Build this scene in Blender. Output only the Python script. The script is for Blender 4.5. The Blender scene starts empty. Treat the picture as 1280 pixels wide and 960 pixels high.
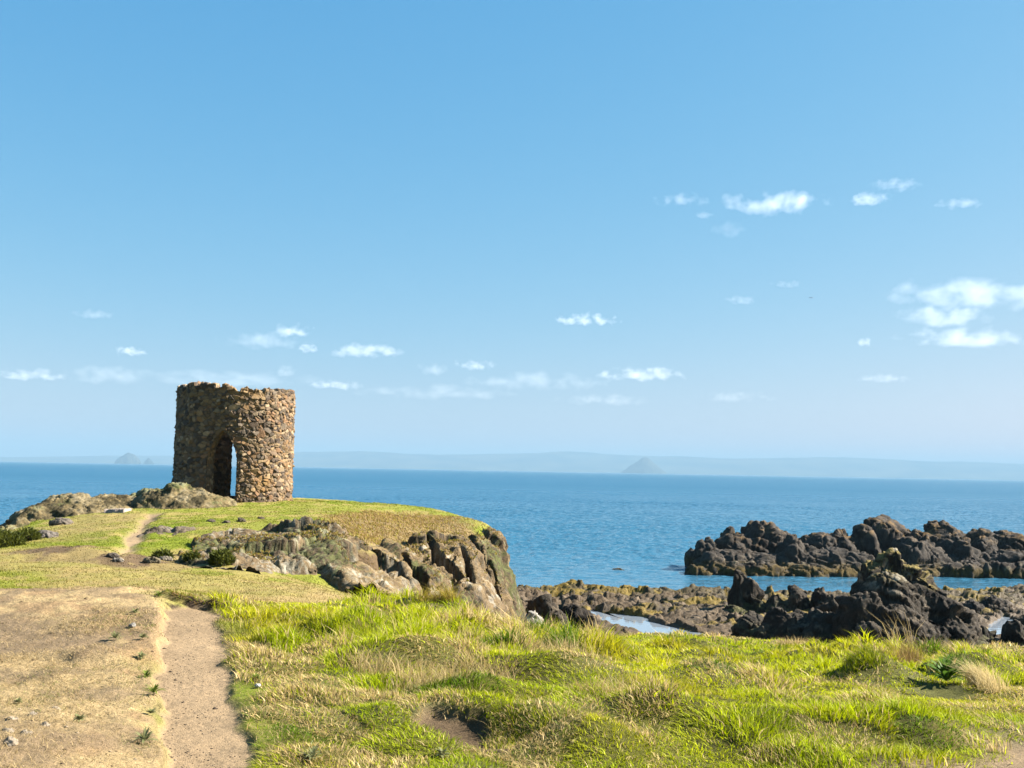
import bpy, math, random
import numpy as np
from mathutils import Matrix, Vector

# ---------------------------------------------------------------- camera, sky, sun, exposure
scene = bpy.context.scene
COL = scene.collection
EYE = 9.0                      # metres above the sea
F = 1372.0                     # focal length in pixels of a 1280 px wide picture
PITCH = math.radians(4.5)
ROLL = math.atan(0.0187)
SUN_AZ = math.radians(80.0)    # clockwise from the view direction (+Y)
SUN_EL = math.radians(35.0)
SUN_STRENGTH = 5.0
SKY_STRENGTH = 0.085
EXPOSURE = 2.2
ALBEDO = 0.74                  # all base colours below are written for a slightly darker exposure

cam_d = bpy.data.cameras.new('camera')
cam = bpy.data.objects.new('camera', cam_d)
COL.objects.link(cam)
fwd0 = Vector((0, math.cos(PITCH), math.sin(PITCH)))
up0 = Vector((0, -math.sin(PITCH), math.cos(PITCH)))
rt0 = Vector((1, 0, 0))
rt = rt0 * math.cos(ROLL) + up0 * math.sin(ROLL)
up = up0 * math.cos(ROLL) - rt0 * math.sin(ROLL)
M = Matrix((rt, up, -fwd0)).transposed().to_4x4()
M.translation = Vector((0, 0, EYE))
cam.matrix_world = M
cam_d.sensor_width = 36.0
cam_d.lens = 36.0 * F / 1280.0
cam_d.clip_start = 0.1
cam_d.clip_end = 90000.0
scene.camera = cam

world = bpy.data.worlds.new('World')
scene.world = world
world.use_nodes = True
wn = world.node_tree.nodes
wl = world.node_tree.links
wn.clear()
w_out = wn.new('ShaderNodeOutputWorld')
w_bg = wn.new('ShaderNodeBackground')
w_sky = wn.new('ShaderNodeTexSky')
w_sky.sky_type = 'NISHITA'
w_sky.sun_disc = False
w_sky.sun_elevation = SUN_EL
w_sky.sun_rotation = SUN_AZ
w_sky.altitude = 0.0
w_sky.air_density = 1.0
w_sky.dust_density = 0.6
w_sky.ozone_density = 1.6
# the phone's rendering of this sky: each channel compressed towards a clear light blue
def w_math(op, a, b):
    n = wn.new('ShaderNodeMath'); n.operation = op
    wl.new(a, n.inputs[0]); n.inputs[1].default_value = b
    return n.outputs[0]
w_sep = wn.new('ShaderNodeSeparateColor'); w_com = wn.new('ShaderNodeCombineColor')
wl.new(w_sky.outputs[0], w_sep.inputs[0])
for i, (g, k) in enumerate(((1.26, 0.85), (0.60, 0.81), (0.31, 0.94))):
    wl.new(w_math('MULTIPLY', w_math('POWER', w_math('MULTIPLY', w_sep.outputs[i], 0.161), g), 0.94 * k * 2 ** (0.92 - EXPOSURE) / 0.161), w_com.inputs[i])
wl.new(w_com.outputs[0], w_bg.inputs[0])
w_bg.inputs[1].default_value = SKY_STRENGTH
wl.new(w_bg.outputs[0], w_out.inputs[0])

sun_d = bpy.data.lights.new('sun', 'SUN')
sun_d.energy = SUN_STRENGTH
sun_d.angle = math.radians(0.5)
sun_d.color = (1.0, 0.955, 0.88)
sun = bpy.data.objects.new('sun', sun_d)
COL.objects.link(sun)
to_sun = Vector((math.sin(SUN_AZ) * math.cos(SUN_EL), math.cos(SUN_AZ) * math.cos(SUN_EL), math.sin(SUN_EL)))
sun.rotation_euler = to_sun.to_track_quat('Z', 'Y').to_euler()
sun.location = (30, -10, 40)

scene.render.engine = 'CYCLES'
scene.view_settings.view_transform = 'Standard'
scene.view_settings.look = 'None'
scene.view_settings.exposure = EXPOSURE
scene.view_settings.gamma = 1.0
scene.view_settings.use_curve_mapping = False
cy = scene.cycles
cy.use_denoising = True
cy.max_bounces = 6
cy.diffuse_bounces = 2
cy.glossy_bounces = 2
cy.transmission_bounces = 2
cy.volume_bounces = 1
cy.transparent_max_bounces = 8
cy.caustics_reflective = False
cy.caustics_refractive = False
cy.volume_max_steps = 256

rng = np.random.default_rng(11)

# ---------------------------------------------------------------- picture <-> place
FW = np.array(fwd0); RT = np.array(rt); UP = np.array(up)

def ray(u, v):
    return FW * F + RT * (u - 640.0) - UP * (v - 480.0)

def at(u, v, d):
    """the point seen at photograph pixel (u, v) that lies d metres ahead"""
    D = ray(u, v)
    t = d / D[1]
    return np.array([D[0] * t, d, EYE + D[2] * t])

def at_z(u, v, z):
    D = ray(u, v)
    t = (z - EYE) / D[2]
    return np.array([D[0] * t, D[1] * t, z])

def project(P):
    Q = P - np.array([0, 0, EYE])
    zc = Q @ FW
    return 640 + F * (Q @ RT) / zc, 480 - F * (Q @ UP) / zc

# ---------------------------------------------------------------- noise
U32 = np.uint32

def ihash(ix, iy, iz, seed):
    h = (ix.astype(np.int64) * 374761393 + iy.astype(np.int64) * 668265263 + iz.astype(np.int64) * 2147483647 + int(seed) * 1274126177) & 0xFFFFFFFF
    h = h.astype(np.uint64)
    h = ((h ^ (h >> np.uint64(13))) * np.uint64(1274126177)) & np.uint64(0xFFFFFFFF)
    h = ((h ^ (h >> np.uint64(16))) * np.uint64(2246822519)) & np.uint64(0xFFFFFFFF)
    h = h ^ (h >> np.uint64(15))
    return h

def frnd(h, k):
    g = (h * np.uint64(2654435761 + 40503 * k) + np.uint64(97 * k + 13)) & np.uint64(0xFFFFFFFF)
    g = ((g ^ (g >> np.uint64(15))) * np.uint64(2246822519)) & np.uint64(0xFFFFFFFF)
    g = g ^ (g >> np.uint64(13))
    return g.astype(np.float64) / 4294967295.0

def vnoise2(x, y, seed):
    ix = np.floor(x); iy = np.floor(y)
    fx = x - ix; fy = y - iy
    ix = ix.astype(np.int64); iy = iy.astype(np.int64)
    sx = fx * fx * fx * (fx * (fx * 6 - 15) + 10); sy = fy * fy * fy * (fy * (fy * 6 - 15) + 10)
    z = np.zeros_like(ix)
    c = [frnd(ihash(ix + a, iy + b, z, seed), 1) for b in (0, 1) for a in (0, 1)]
    r = (c[0] * (1 - sx) + c[1] * sx) * (1 - sy) + (c[2] * (1 - sx) + c[3] * sx) * sy
    return r * 2 - 1

def vnoise3(x, y, z, seed):
    ix = np.floor(x); iy = np.floor(y); iz = np.floor(z)
    fx = x - ix; fy = y - iy; fz = z - iz
    ix = ix.astype(np.int64); iy = iy.astype(np.int64); iz = iz.astype(np.int64)
    s = [t * t * (3 - 2 * t) for t in (fx, fy, fz)]
    out = 0
    for c in (0, 1):
        for b in (0, 1):
            for a in (0, 1):
                w = (s[0] if a else 1 - s[0]) * (s[1] if b else 1 - s[1]) * (s[2] if c else 1 - s[2])
                out = out + w * frnd(ihash(ix + a, iy + b, iz + c, seed), 1)
    return out * 2 - 1

def fbm2(x, y, seed, octv=4, gain=0.5):
    a, f, r, n = 1.0, 1.0, 0, 0
    for i in range(octv):
        r = r + a * vnoise2(x * f + 7.3 * i, y * f - 3.1 * i, seed + i * 17)
        n += a; a *= gain; f *= 2.03
    return r / n

def fbm3(x, y, z, seed, octv=4, gain=0.5):
    a, f, r, n = 1.0, 1.0, 0, 0
    for i in range(octv):
        r = r + a * vnoise3(x * f + 7.3 * i, y * f - 3.1 * i, z * f + 1.7 * i, seed + i * 17)
        n += a; a *= gain; f *= 2.03
    return r / n

def cells(x, y, z, seed, jit=0.9):
    """nearest cell: F1, F2, hash of the cell, offset from its centre"""
    ix = np.floor(x).astype(np.int64); iy = np.floor(y).astype(np.int64)
    flat = z is None
    iz = np.zeros_like(ix) if flat else np.floor(z).astype(np.int64)
    f1 = np.full(x.shape, 9.0); f2 = np.full(x.shape, 9.0)
    hid = np.zeros(x.shape, np.uint64)
    ox = np.zeros(x.shape); oy = np.zeros(x.shape); oz = np.zeros(x.shape)
    for c in ((0,) if flat else (-1, 0, 1)):
        for b in (-1, 0, 1):
            for a in (-1, 0, 1):
                h = ihash(ix + a, iy + b, iz + c, seed)
                dx = x - (ix + a + 0.5 + jit * (frnd(h, 1) - 0.5))
                dy = y - (iy + b + 0.5 + jit * (frnd(h, 2) - 0.5))
                if flat:
                    dz = np.zeros_like(dx)
                else:
                    dz = z - (iz + c + 0.5 + jit * (frnd(h, 3) - 0.5))
                d = np.sqrt(dx * dx + dy * dy + dz * dz)
                near = d < f1
                f2 = np.where(near, f1, np.minimum(f2, d))
                f1 = np.where(near, d, f1)
                hid = np.where(near, h, hid)
                ox = np.where(near, dx, ox); oy = np.where(near, dy, oy); oz = np.where(near, dz, oz)
    return f1, f2, hid, ox, oy, oz

def facet(x, y, z, s, seed, tilt=1.0, step=0.5):
    """broken-rock relief in about -1..1: each cell is a tilted face with its own level"""
    f1, f2, h, ox, oy, oz = cells(x / s, y / s, None if z is None else z / s, seed)
    tx = frnd(h, 5) * 2 - 1; ty = frnd(h, 6) * 2 - 1; tz = frnd(h, 7) * 2 - 1
    r = tilt * (ox * tx + oy * ty + oz * tz) + step * (frnd(h, 8) * 2 - 1)
    crack = np.clip((f2 - f1) / 0.12, 0, 1)
    return r - 0.35 * (1 - crack) ** 2

def sstep(a, b, x):
    t = np.clip((x - a) / (b - a), 0, 1)
    return t * t * (3 - 2 * t)

def in_poly(px, py, poly):
    poly = np.asarray(poly, float)
    inside = np.zeros(px.shape, bool)
    n = len(poly)
    for i in range(n):
        x1, y1 = poly[i]; x2, y2 = poly[(i + 1) % n]
        if y1 == y2:
            continue
        c = ((y1 > py) != (y2 > py)) & (px < (x2 - x1) * (py - y1) / (y2 - y1) + x1)
        inside ^= c
    return inside

def seg_dist(px, py, pts, closed=False):
    pts = np.asarray(pts, float)
    best = np.full(px.shape, 1e9); tb = np.zeros(px.shape)
    n = len(pts)
    for i in range(n if closed else n - 1):
        a = pts[i]; b = pts[(i + 1) % n]
        ab = b - a
        t = np.clip(((px - a[0]) * ab[0] + (py - a[1]) * ab[1]) / max(ab @ ab, 1e-9), 0, 1)
        d = np.hypot(px - a[0] - t * ab[0], py - a[1] - t * ab[1])
        m = d < best
        best = np.where(m, d, best); tb = np.where(m, i + t, tb)
    return best, tb

# ---------------------------------------------------------------- meshes and materials
def tag(o, label=None, cat=None, group=None, kind=None):
    if label: o['label'] = label
    if cat: o['category'] = cat
    if group: o['group'] = group
    if kind: o['kind'] = kind
    return o

def link(name, me, mat, parent=None):
    o = bpy.data.objects.new(name, me)
    COL.objects.link(o)
    if mat: me.materials.append(mat)
    if parent: o.parent = parent
    return o

def mesh_np(name, V, faces_list, col=None, smooth=False):
    """faces_list: arrays (n,3) or (n,4)"""
    me = bpy.data.meshes.new(name)
    faces_list = [np.asarray(f, np.int64) for f in faces_list if len(f)]
    nl = sum(f.size for f in faces_list); npoly = sum(len(f) for f in faces_list)
    me.vertices.add(len(V)); me.loops.add(nl); me.polygons.add(npoly)
    me.vertices.foreach_set('co', np.ascontiguousarray(V, np.float32).ravel())
    me.loops.foreach_set('vertex_index', np.concatenate([f.ravel() for f in faces_list]).astype(np.int32))
    st, off = [], 0
    for f in faces_list:
        st.append(off + np.arange(len(f)) * f.shape[1]); off += f.size
    me.polygons.foreach_set('loop_start', np.concatenate(st).astype(np.int32))
    if smooth:
        me.polygons.foreach_set('use_smooth', np.ones(npoly, bool))
    me.update(calc_edges=True)
    if col is not None:
        at_ = me.attributes.new('Col', 'FLOAT_COLOR', 'POINT')
        c4 = np.ones((len(V), 4), np.float32); c4[:, :3] = np.asarray(col) * ALBEDO
        at_.data.foreach_set('color', c4.ravel())
    return me

def grid_faces(n, m, keep=None, wrap=False):
    i = np.arange(n - (0 if wrap else 1)); j = np.arange(m - 1)
    I, J = np.meshgrid(i, j, indexing='ij')
    I2 = (I + 1) % n
    f = np.stack([I * m + J, I2 * m + J, I2 * m + J + 1, I * m + J + 1], -1).reshape(-1, 4)
    if keep is not None:
        f = f[keep.ravel()]
    return f

def compact(V, f, *attrs):
    used = np.unique(f)
    mp = np.full(len(V), -1, np.int64); mp[used] = np.arange(len(used))
    return (V[used], mp[f]) + tuple(a[used] for a in attrs)

def node_mat(name):
    m = bpy.data.materials.new(name); m.use_nodes = True
    nt = m.node_tree; nt.nodes.clear()
    return m, nt.nodes, nt.links

def surface_mat(name, rough=0.9, scales=((9.0, 0.25), (60.0, 0.25)), bump=((40.0, 0.02),), spec=0.3, extra=None):
    """vertex base colour, broken up by several scales of noise, with fine relief"""
    m, N, L = node_mat(name)
    out = N.new('ShaderNodeOutputMaterial'); b = N.new('ShaderNodeBsdfPrincipled')
    L.new(b.outputs[0], out.inputs[0])
    a = N.new('ShaderNodeAttribute'); a.attribute_name = 'Col'
    geo = N.new('ShaderNodeNewGeometry')
    c = a.outputs['Color']
    for sc, amt in scales:
        t = N.new('ShaderNodeTexNoise'); t.inputs['Scale'].default_value = sc
        t.inputs['Detail'].default_value = 4; t.inputs['Roughness'].default_value = 0.65
        L.new(geo.outputs['Position'], t.inputs['Vector'])
        mr = N.new('ShaderNodeMapRange')
        mr.inputs[1].default_value = 0.3; mr.inputs[2].default_value = 0.7
        mr.inputs[3].default_value = 1 - amt; mr.inputs[4].default_value = 1 + amt
        L.new(t.outputs[0], mr.inputs[0])
        mx = N.new('ShaderNodeVectorMath'); mx.operation = 'SCALE'
        L.new(c, mx.inputs[0]); L.new(mr.outputs[0], mx.inputs['Scale'])
        c = mx.outputs[0]
    L.new(c, b.inputs['Base Color'])
    b.inputs['Roughness'].default_value = rough
    b.inputs['Specular IOR Level'].default_value = spec
    nrm = None
    for sc, dist in bump:
        t = N.new('ShaderNodeTexNoise'); t.inputs['Scale'].default_value = sc
        t.inputs['Detail'].default_value = 5; t.inputs['Roughness'].default_value = 0.6
        L.new(geo.outputs['Position'], t.inputs['Vector'])
        bp = N.new('ShaderNodeBump'); bp.inputs['Distance'].default_value = dist
        bp.inputs['Strength'].default_value = 1.0
        L.new(t.outputs[0], bp.inputs['Height'])
        if nrm: L.new(nrm, bp.inputs['Normal'])
        nrm = bp.outputs[0]
    if nrm: L.new(nrm, b.inputs['Normal'])
    return m

def leaf_mat(name, trans=0.4, gloss=0.25):
    m, N, L = node_mat(name)
    out = N.new('ShaderNodeOutputMaterial')
    a = N.new('ShaderNodeAttribute'); a.attribute_name = 'Col'
    b = N.new('ShaderNodeBsdfPrincipled'); b.inputs['Roughness'].default_value = 0.55
    b.inputs['Specular IOR Level'].default_value = gloss
    t = N.new('ShaderNodeBsdfTranslucent'); mx = N.new('ShaderNodeMixShader'); mx.inputs[0].default_value = trans
    L.new(a.outputs['Color'], b.inputs['Base Color']); L.new(a.outputs['Color'], t.inputs['Color'])
    L.new(b.outputs[0], mx.inputs[1]); L.new(t.outputs[0], mx.inputs[2]); L.new(mx.outputs[0], out.inputs[0])
    return m

MAT_GROUND = surface_mat('turf and soil', 0.95, ((3.0, 0.15), (25.0, 0.25), (140.0, 0.3)), ((30.0, 0.03), (140.0, 0.012)), 0.15)
MAT_PATH = surface_mat('trodden earth', 0.95, ((2.0, 0.1), (22.0, 0.15), (160.0, 0.3)), ((18.0, 0.02), (120.0, 0.008)), 0.15)
MAT_ROCK = surface_mat('weathered rock', 0.92, ((1.5, 0.2), (9.0, 0.3), (40.0, 0.35)), ((9.0, 0.05), (35.0, 0.025)), 0.15)
MAT_SHORE = surface_mat('wet shore rock', 0.75, ((1.2, 0.2), (6.0, 0.35), (25.0, 0.3)), ((6.0, 0.06), (20.0, 0.04)), 0.2)
MAT_STONE = surface_mat('rubble masonry', 0.9, ((5.0, 0.12), (30.0, 0.25)), ((25.0, 0.02), (90.0, 0.006)), 0.25)
MAT_GRASS = leaf_mat('grass blades', 0.4, 0.08)
MAT_STRAW = leaf_mat('dry grass blades', 0.35, 0.1)
MAT_LEAF = leaf_mat('weed leaves', 0.35, 0.08)

# ---------------------------------------------------------------- headland relief
CTRL = [
    # the near path, its banks and the meadow to its right
    (260, 960, 6.0), (0, 960, 5.3), (100, 960, 5.6), (180, 960, 5.85), (420, 960, 6.1), (640, 960, 6.3), (900, 960, 6.6), (1280, 960, 6.9), (1500, 970, 7.0), (-200, 960, 5.2),
    (0, 850, 8.0), (100, 850, 8.0), (180, 850, 8.1), (240, 850, 8.2), (-200, 850, 7.8),
    (0, 800, 9.8), (100, 800, 9.8), (180, 800, 9.9), (240, 800, 10.0),
    (240, 762, 12.0), (0, 750, 12.5), (100, 747, 12.5), (190, 747, 12.6), (-200, 752, 12.5),
    (420, 850, 8.5), (640, 850, 9.0), (640, 800, 13.5), (900, 880, 8.6), (900, 840, 12.5), (1150, 880, 9.2), (1150, 840, 13.5), (330, 800, 10.4), (330, 762, 13.2),
    (1500, 880, 9.4), (1500, 840, 13.5),
    (420, 757, 15.8), (480, 762, 17.0), (550, 769, 18), (650, 791, 19.5), (800, 801, 20.5), (960, 804, 21), (1100, 813, 21.5), (1280, 813, 22), (1500, 815, 22.5),
    # lawn beyond the path
    (-200, 735, 17), (0, 738, 17), (100, 737, 17.5), (200, 741, 17.5), (300, 742, 18), (240, 748, 15.5), (370, 745, 18.5),
    (-200, 712, 20.5), (0, 715, 20.5), (100, 711, 22), (200, 716, 22), (300, 726, 22), (400, 738, 21),
    (60, 700, 25), (60, 687, 26.6), (150, 706, 25), (150, 690, 26.5), (250, 709, 25.5), (250, 695, 28),
    (-200, 690, 28), (0, 690, 29), (100, 680, 31), (0, 668, 38), (-200, 668, 36), (60, 655, 44), (30, 664, 41),
    (150, 660, 36), (150, 642, 46), (100, 645, 46), (200, 641, 46), (200, 629, 52), (270, 626, 54),
    (200, 672, 34), (260, 658, 37), (300, 641, 46), (300, 627, 54), (366, 626, 55), (330, 624, 58),
    # rock outcrop and cliff facing the sun
    (230, 705, 28), (230, 684, 32), (300, 716, 30), (300, 660, 36), (370, 657, 38), (370, 721, 31), (430, 665, 39), (430, 727, 32), (420, 740, 28),
    (480, 650, 46), (480, 690, 36.5), (480, 745, 33), (420, 640, 48),
    (550, 644, 53), (550, 655, 48), (550, 770, 36), (550, 700, 42),
    (600, 652, 52), (600, 660, 48), (600, 780, 38), (600, 720, 43), (622, 675, 48), (632, 705, 47), (641, 738, 46), (662, 788, 43.5),
    (450, 629, 62), (520, 637, 60), (580, 649, 57), (608, 656, 54), (400, 627, 62),
]
RC, RZ = [], []
for (u, v, d) in CTRL:
    p = at(u, v, d)
    RC.append((p[0] / p[1] * F + 640, math.log(p[1]))); RZ.append(p[2])
for ua in (-500, 0, 300, 640, 1000, 1500, 1900):
    for d, z in ((0.6, 7.32), (2.0, 7.33), (3.6, 7.33)):
        RC.append((ua, math.log(d))); RZ.append(z + (0.1 if ua < 200 else 0))
for ua, d, z in ((100, 66, 6.6), (300, 72, 7.0), (500, 70, 6.6), (-300, 50, 6.0), (640, 28, 4.6), (900, 28, 4.5), (1280, 30, 4.5), (1500, 30, 4.5), (640, 58, 4.5)):
    RC.append((ua, math.log(d))); RZ.append(z)
RC = np.array(RC) * np.array([1 / 250.0, 4.0]); RZ = np.array(RZ)

def phi(r2): return np.sqrt(r2 + 0.09)
A_ = phi(((RC[:, None] - RC[None]) ** 2).sum(-1))
n_ = len(RC)
PM = np.c_[np.ones(n_), RC]
SYS = np.zeros((n_ + 3, n_ + 3)); SYS[:n_, :n_] = A_ - 0.004 * np.eye(n_); SYS[:n_, n_:] = PM; SYS[n_:, :n_] = PM.T
WTS = np.linalg.solve(SYS, np.r_[RZ, 0, 0, 0])

def base_z(x, y):
    sh = x.shape
    ua = (x / y * F + 640).ravel() / 250.0; ld = np.log(y).ravel() * 4.0
    out = np.empty(ua.size)
    for s in range(0, ua.size, 40000):
        e = s + 40000
        r2 = (ua[s:e, None] - RC[None, :, 0]) ** 2 + (ld[s:e, None] - RC[None, :, 1]) ** 2
        out[s:e] = phi(r2) @ WTS[:n_] + WTS[n_] + WTS[n_ + 1] * ua[s:e] + WTS[n_ + 2] * ld[s:e]
    return out.reshape(sh)

def plan(lst): return np.array([((ua - 640) / F * d, d) for ua, d in lst])
OUTLINE = plan([(1900, 25), (1500, 24), (1280, 23.2), (1100, 22.6), (960, 22.2), (800, 21.6), (650, 20.6), (560, 20.0), (490, 22), (470, 26), (475, 31), (520, 33.5), (560, 35), (610, 37.5),
                (634, 40), (645, 43), (639, 46), (632, 48), (620, 52), (604, 56), (580, 60), (520, 66), (400, 72), (250, 70), (120, 62), (60, 54), (14, 46), (-10, 42), (-80, 40), (-300, 42), (-700, 44), (-1500, 20), (-1500, .3), (2500, .3)])

def headland_h(x, y):
    z = base_z(x, y)
    ins = in_poly(x, y, OUTLINE)
    sd, _ = seg_dist(x, y, OUTLINE, True)
    sd = np.where(ins, sd, -sd) + 0.35 * fbm2(x * 0.5, y * 0.5, 5, 3)
    far = sstep(26, 34, y)
    out = np.clip(-sd, 0, None)
    z = z - out * (0.75 + 1.9 * far)
    z = z - far * 0.25 * np.exp(-np.clip(sd, 0, None) / 0.5)
    return np.maximum(z, -3.0), sd

def hit(u, v, fn=None, d0=3.0, d1=75.0):
    """where the line of sight through (u, v) first meets the headland"""
    d = np.exp(np.linspace(math.log(d0), math.log(d1), 1500))
    D = ray(u, v)
    x = D[0] / D[1] * d; z = EYE + D[2] / D[1] * d
    h = headland_h(x, d)[0]
    k = np.argmax(h >= z)
    return np.array([x[k], d[k], h[k]])

def plan_poly(pix): return np.array([hit(u, v)[:2] for u, v in pix])

# zones of the headland, as plan polygons
P_PATH = plan_poly([(203, 757), (200, 780), (196, 820), (196, 860), (200, 900), (206, 940), (212, 1000), (216, 1100), (360, 1100), (345, 1000), (328, 950), (304, 890), (290, 840), (280, 800), (272, 768), (262, 757)])
P_PATH2 = plan_poly([(146, 692), (152, 680), (160, 668), (168, 658), (174, 650), (184, 641), (204, 640), (194, 650), (184, 660), (178, 670), (171, 682), (170, 692)])
P_SOIL = plan_poly([(1080, 985), (1130, 958), (1200, 945), (1250, 932), (1300, 926), (1400, 925), (1600, 1000), (1500, 1060), (1050, 1020)])
P_SOIL2 = plan_poly([(515, 906), (545, 899), (585, 905), (628, 924), (634, 932), (596, 928), (550, 917)])
BUMPS = [(hit(u, v)[:2], w, h) for u, v, w, h in [(505, 832, .45, .22), (662, 908, .28, .10), (700, 850, .45, .18), (900, 862, .5, .17), (1090, 862, .38, .30), (1215, 852, .45, .26), (985, 915, .4, .14), (1130, 922, .35, .15), (425, 800, .35, .16), (830, 900, .4, .17), (565, 775, .5, .16), (770, 828, .5, .2), (865, 817, .45, .17), (600, 870, .35, .16), (740, 930, .35, .15), (1020, 835, .45, .18), (1165, 876, .25, -.08), (620, 918, .3, -.10)]]
P_BANK = plan_poly([(-400, 752), (-100, 750), (0, 746), (60, 744), (120, 742), (180, 743), (215, 750), (218, 800), (216, 860), (222, 920), (230, 1000), (236, 1100), (-700, 1100), (-600, 900)])
P_BARE = plan_poly([(-60, 770), (20, 772), (70, 790), (125, 815), (140, 840), (100, 850), (40, 835), (-60, 830)])
P_BARE2 = plan_poly([(-60, 905), (40, 905), (120, 935), (150, 990), (-100, 1020)])
P_BROWNBANK = plan_poly([(20, 692), (70, 684), (130, 690), (200, 690), (250, 694), (250, 710), (200, 714), (140, 710), (80, 700), (20, 702)])
P_STRAWL = plan_poly([(-100, 690), (40, 683), (110, 690), (160, 712), (230, 722), (330, 724), (430, 735), (440, 752), (340, 760), (290, 752), (240, 745), (120, 735), (60, 716), (-100, 712)])
P_PALE = plan_poly([(280, 745), (330, 752), (400, 742), (450, 750), (430, 762), (360, 765), (300, 757)])
P_TOPSTRAW = plan_poly([(415, 645), (470, 640), (520, 641), (575, 650), (606, 657), (606, 668), (580, 684), (545, 705), (505, 714), (460, 708), (420, 680)])
P_KNOLLSTRAW = plan_poly([(20, 668), (60, 655), (130, 640), (175, 640), (160, 655), (140, 668), (110, 680), (80, 672)])

def soft(x, y, poly, w, seed=1, nz=0.5, ns=2.0):
    m = np.zeros(x.shape)
    lo = poly.min(0) - 3 * w - nz; hi = poly.max(0) + 3 * w + nz
    k = (x > lo[0]) & (x < hi[0]) & (y > lo[1]) & (y < hi[1])
    if k.any():
        xx, yy = x[k], y[k]
        ins = in_poly(xx, yy, poly); sd, _ = seg_dist(xx, yy, poly, True)
        sd = np.where(ins, sd, -sd) + nz * fbm2(xx * ns, yy * ns, seed, 4)
        m[k] = sstep(-w, w, sd)
    return m

def meadow_mask(x, y):
    ua = x / y * F + 640
    edge = np.interp(y, [0, 6, 8, 10, 12, 13.5, 16, 18, 60], [340, 335, 318, 300, 285, 300, 420, 470, 700])
    n = fbm2(x * 1.5, y * 1.5, 31, 4) * 60
    m = sstep(-25, 25, ua - edge + n)
    far = np.interp(ua, [200, 300, 420, 480, 550, 650, 1900], [13.0, 14.0, 16.5, 18, 20, 23, 26])
    return m * sstep(0.7, -0.7, y - far)

TUS = 0.50
def tussock(x, y):
    wx = x + 0.25 * fbm2(x * 1.3, y * 1.3, 41, 2); wy = y + 0.25 * fbm2(x * 1.3 + 9, y * 1.3, 43, 2)
    f1, f2, h, ox, oy, _ = cells(wx / TUS, wy / TUS, None, 77)
    big = fbm2(x * 0.35, y * 0.35, 47, 3)
    return f1, h, ox * TUS, oy * TUS, big

# the cliff and the outcrop of its landward end
PX_ROCK = [(212, 700), (232, 682), (262, 668), (320, 656), (372, 653), (412, 660), (436, 669), (468, 678), (508, 680), (545, 676), (572, 668), (598, 660), (612, 657), (636, 662), (662, 690), (690, 740), (720, 800), (660, 840), (500, 820), (430, 775), (425, 740), (395, 722), (300, 722), (235, 716)]


def rock_mask(x, y, z, raw=False):
    u, v = project(np.stack([x, y, z], -1))
    k = (u > 190) & (u < 700) & (v > 630) & (v < 850) & (y > 24)
    m = np.zeros(x.shape)
    if k.any():
        n = 7 * fbm2(x[k] * 1.2, y[k] * 1.2, 81, 3)
        ins = in_poly(u[k] + n, v[k] + 0.6 * n, PX_ROCK); d, _ = seg_dist(u[k] + n, v[k] + .6 * n, PX_ROCK, True)
        d = np.where(ins, d, -d)
        m[k] = sstep(-6, 8, d) if raw else sstep(14, 32, d)
    return m

# flatten and break the ground: a strip of relief rising round the path, tussock humps in the meadow
def ground_h(x, y):
    z, sd = headland_h(x, y)
    near = sstep(36, 24, y)
    pth = np.maximum(soft(x, y, P_PATH, 0.05, 3, 0.10, 3.0), 0)
    pth2 = soft(x, y, P_PATH2, 0.2, 4, 0.25, 0.8)
    mead = meadow_mask(x, y) * (1 - pth)
    bank = soft(x, y, P_BANK, 0.30, 6, 0.55, 1.2) * (1 - pth)
    soil = np.maximum(soft(x, y, P_SOIL, 0.3, 7, 0.3, 2.0), soft(x, y, P_SOIL2, 0.06, 8, 0.15, 4.0))
    f1, h, ox, oy, big = tussock(x, y)
    hump = np.clip(1 - f1 / 0.75, 0, 1) * (0.25 + 0.75 * frnd(h, 11)) * (0.55 + 0.9 * big)
    z = z + mead * (1 - soil) * near * sstep(0, 1.2, x / y * F / 200 + 1.9) * (0.26 * np.clip(hump, 0, None) + 0.12 * fbm2(x * 0.8, y * 0.8, 51, 3))
    z = z + bank * (0.07 + 0.05 * fbm2(x * 1.2, y * 1.2, 53, 4) + 0.020 * fbm2(x * 5, y * 5, 54, 3) + 0.016 * np.abs(fbm2(x * 9, y * 9, 56, 3)))
    z = z + 0.06 * bank * np.exp(-((x - LEDGE[0]) / .4) ** 2) * sstep(.14, 0, LEDGE[1] - y + .5 * fbm2(x * 1.2, y * .4, 58, 3)) * sstep(1.4, .1, y - LEDGE[1])
    z = z - 0.035 * pth * near + 0.012 * pth * fbm2(x * 6, y * 6, 55, 3)
    for c_, w_, h_ in BUMPS:
        z = z + h_ * mead * np.exp(-((x - c_[0]) ** 2 + 1.6 * (y - c_[1]) ** 2) / w_ ** 2)
    # turf step at the head of the path
    hx, hy = PATH_HEAD
    dx = x - hx; dy = y - hy
    step = sstep(0.0, 0.05, dy + 0.035 * fbm2(x * 3, y * 3, 57, 3)) * sstep(2.2, 0.6, dy) * sstep(0.44, 0.30, np.abs(dx - .02))
    z = z + 0.095 * step
    z = z - 1.9 * rock_mask(x, y, z)
    rest = (1 - mead) * (1 - bank) * (1 - pth)
    z = z + rest * (0.05 * fbm2(x * 0.5, y * 0.5, 59, 4) + 0.05 * fbm2(x * 2.0, y * 2.0, 60, 3)) * sstep(12, 18, y) - 0.12 * pth2
    return z, sd, dict(path=pth, path2=pth2, mead=mead, bank=bank, soil=soil)

PATH_HEAD = hit(238, 757)[:2]; LEDGE = hit(108, 842)[:2]

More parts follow.
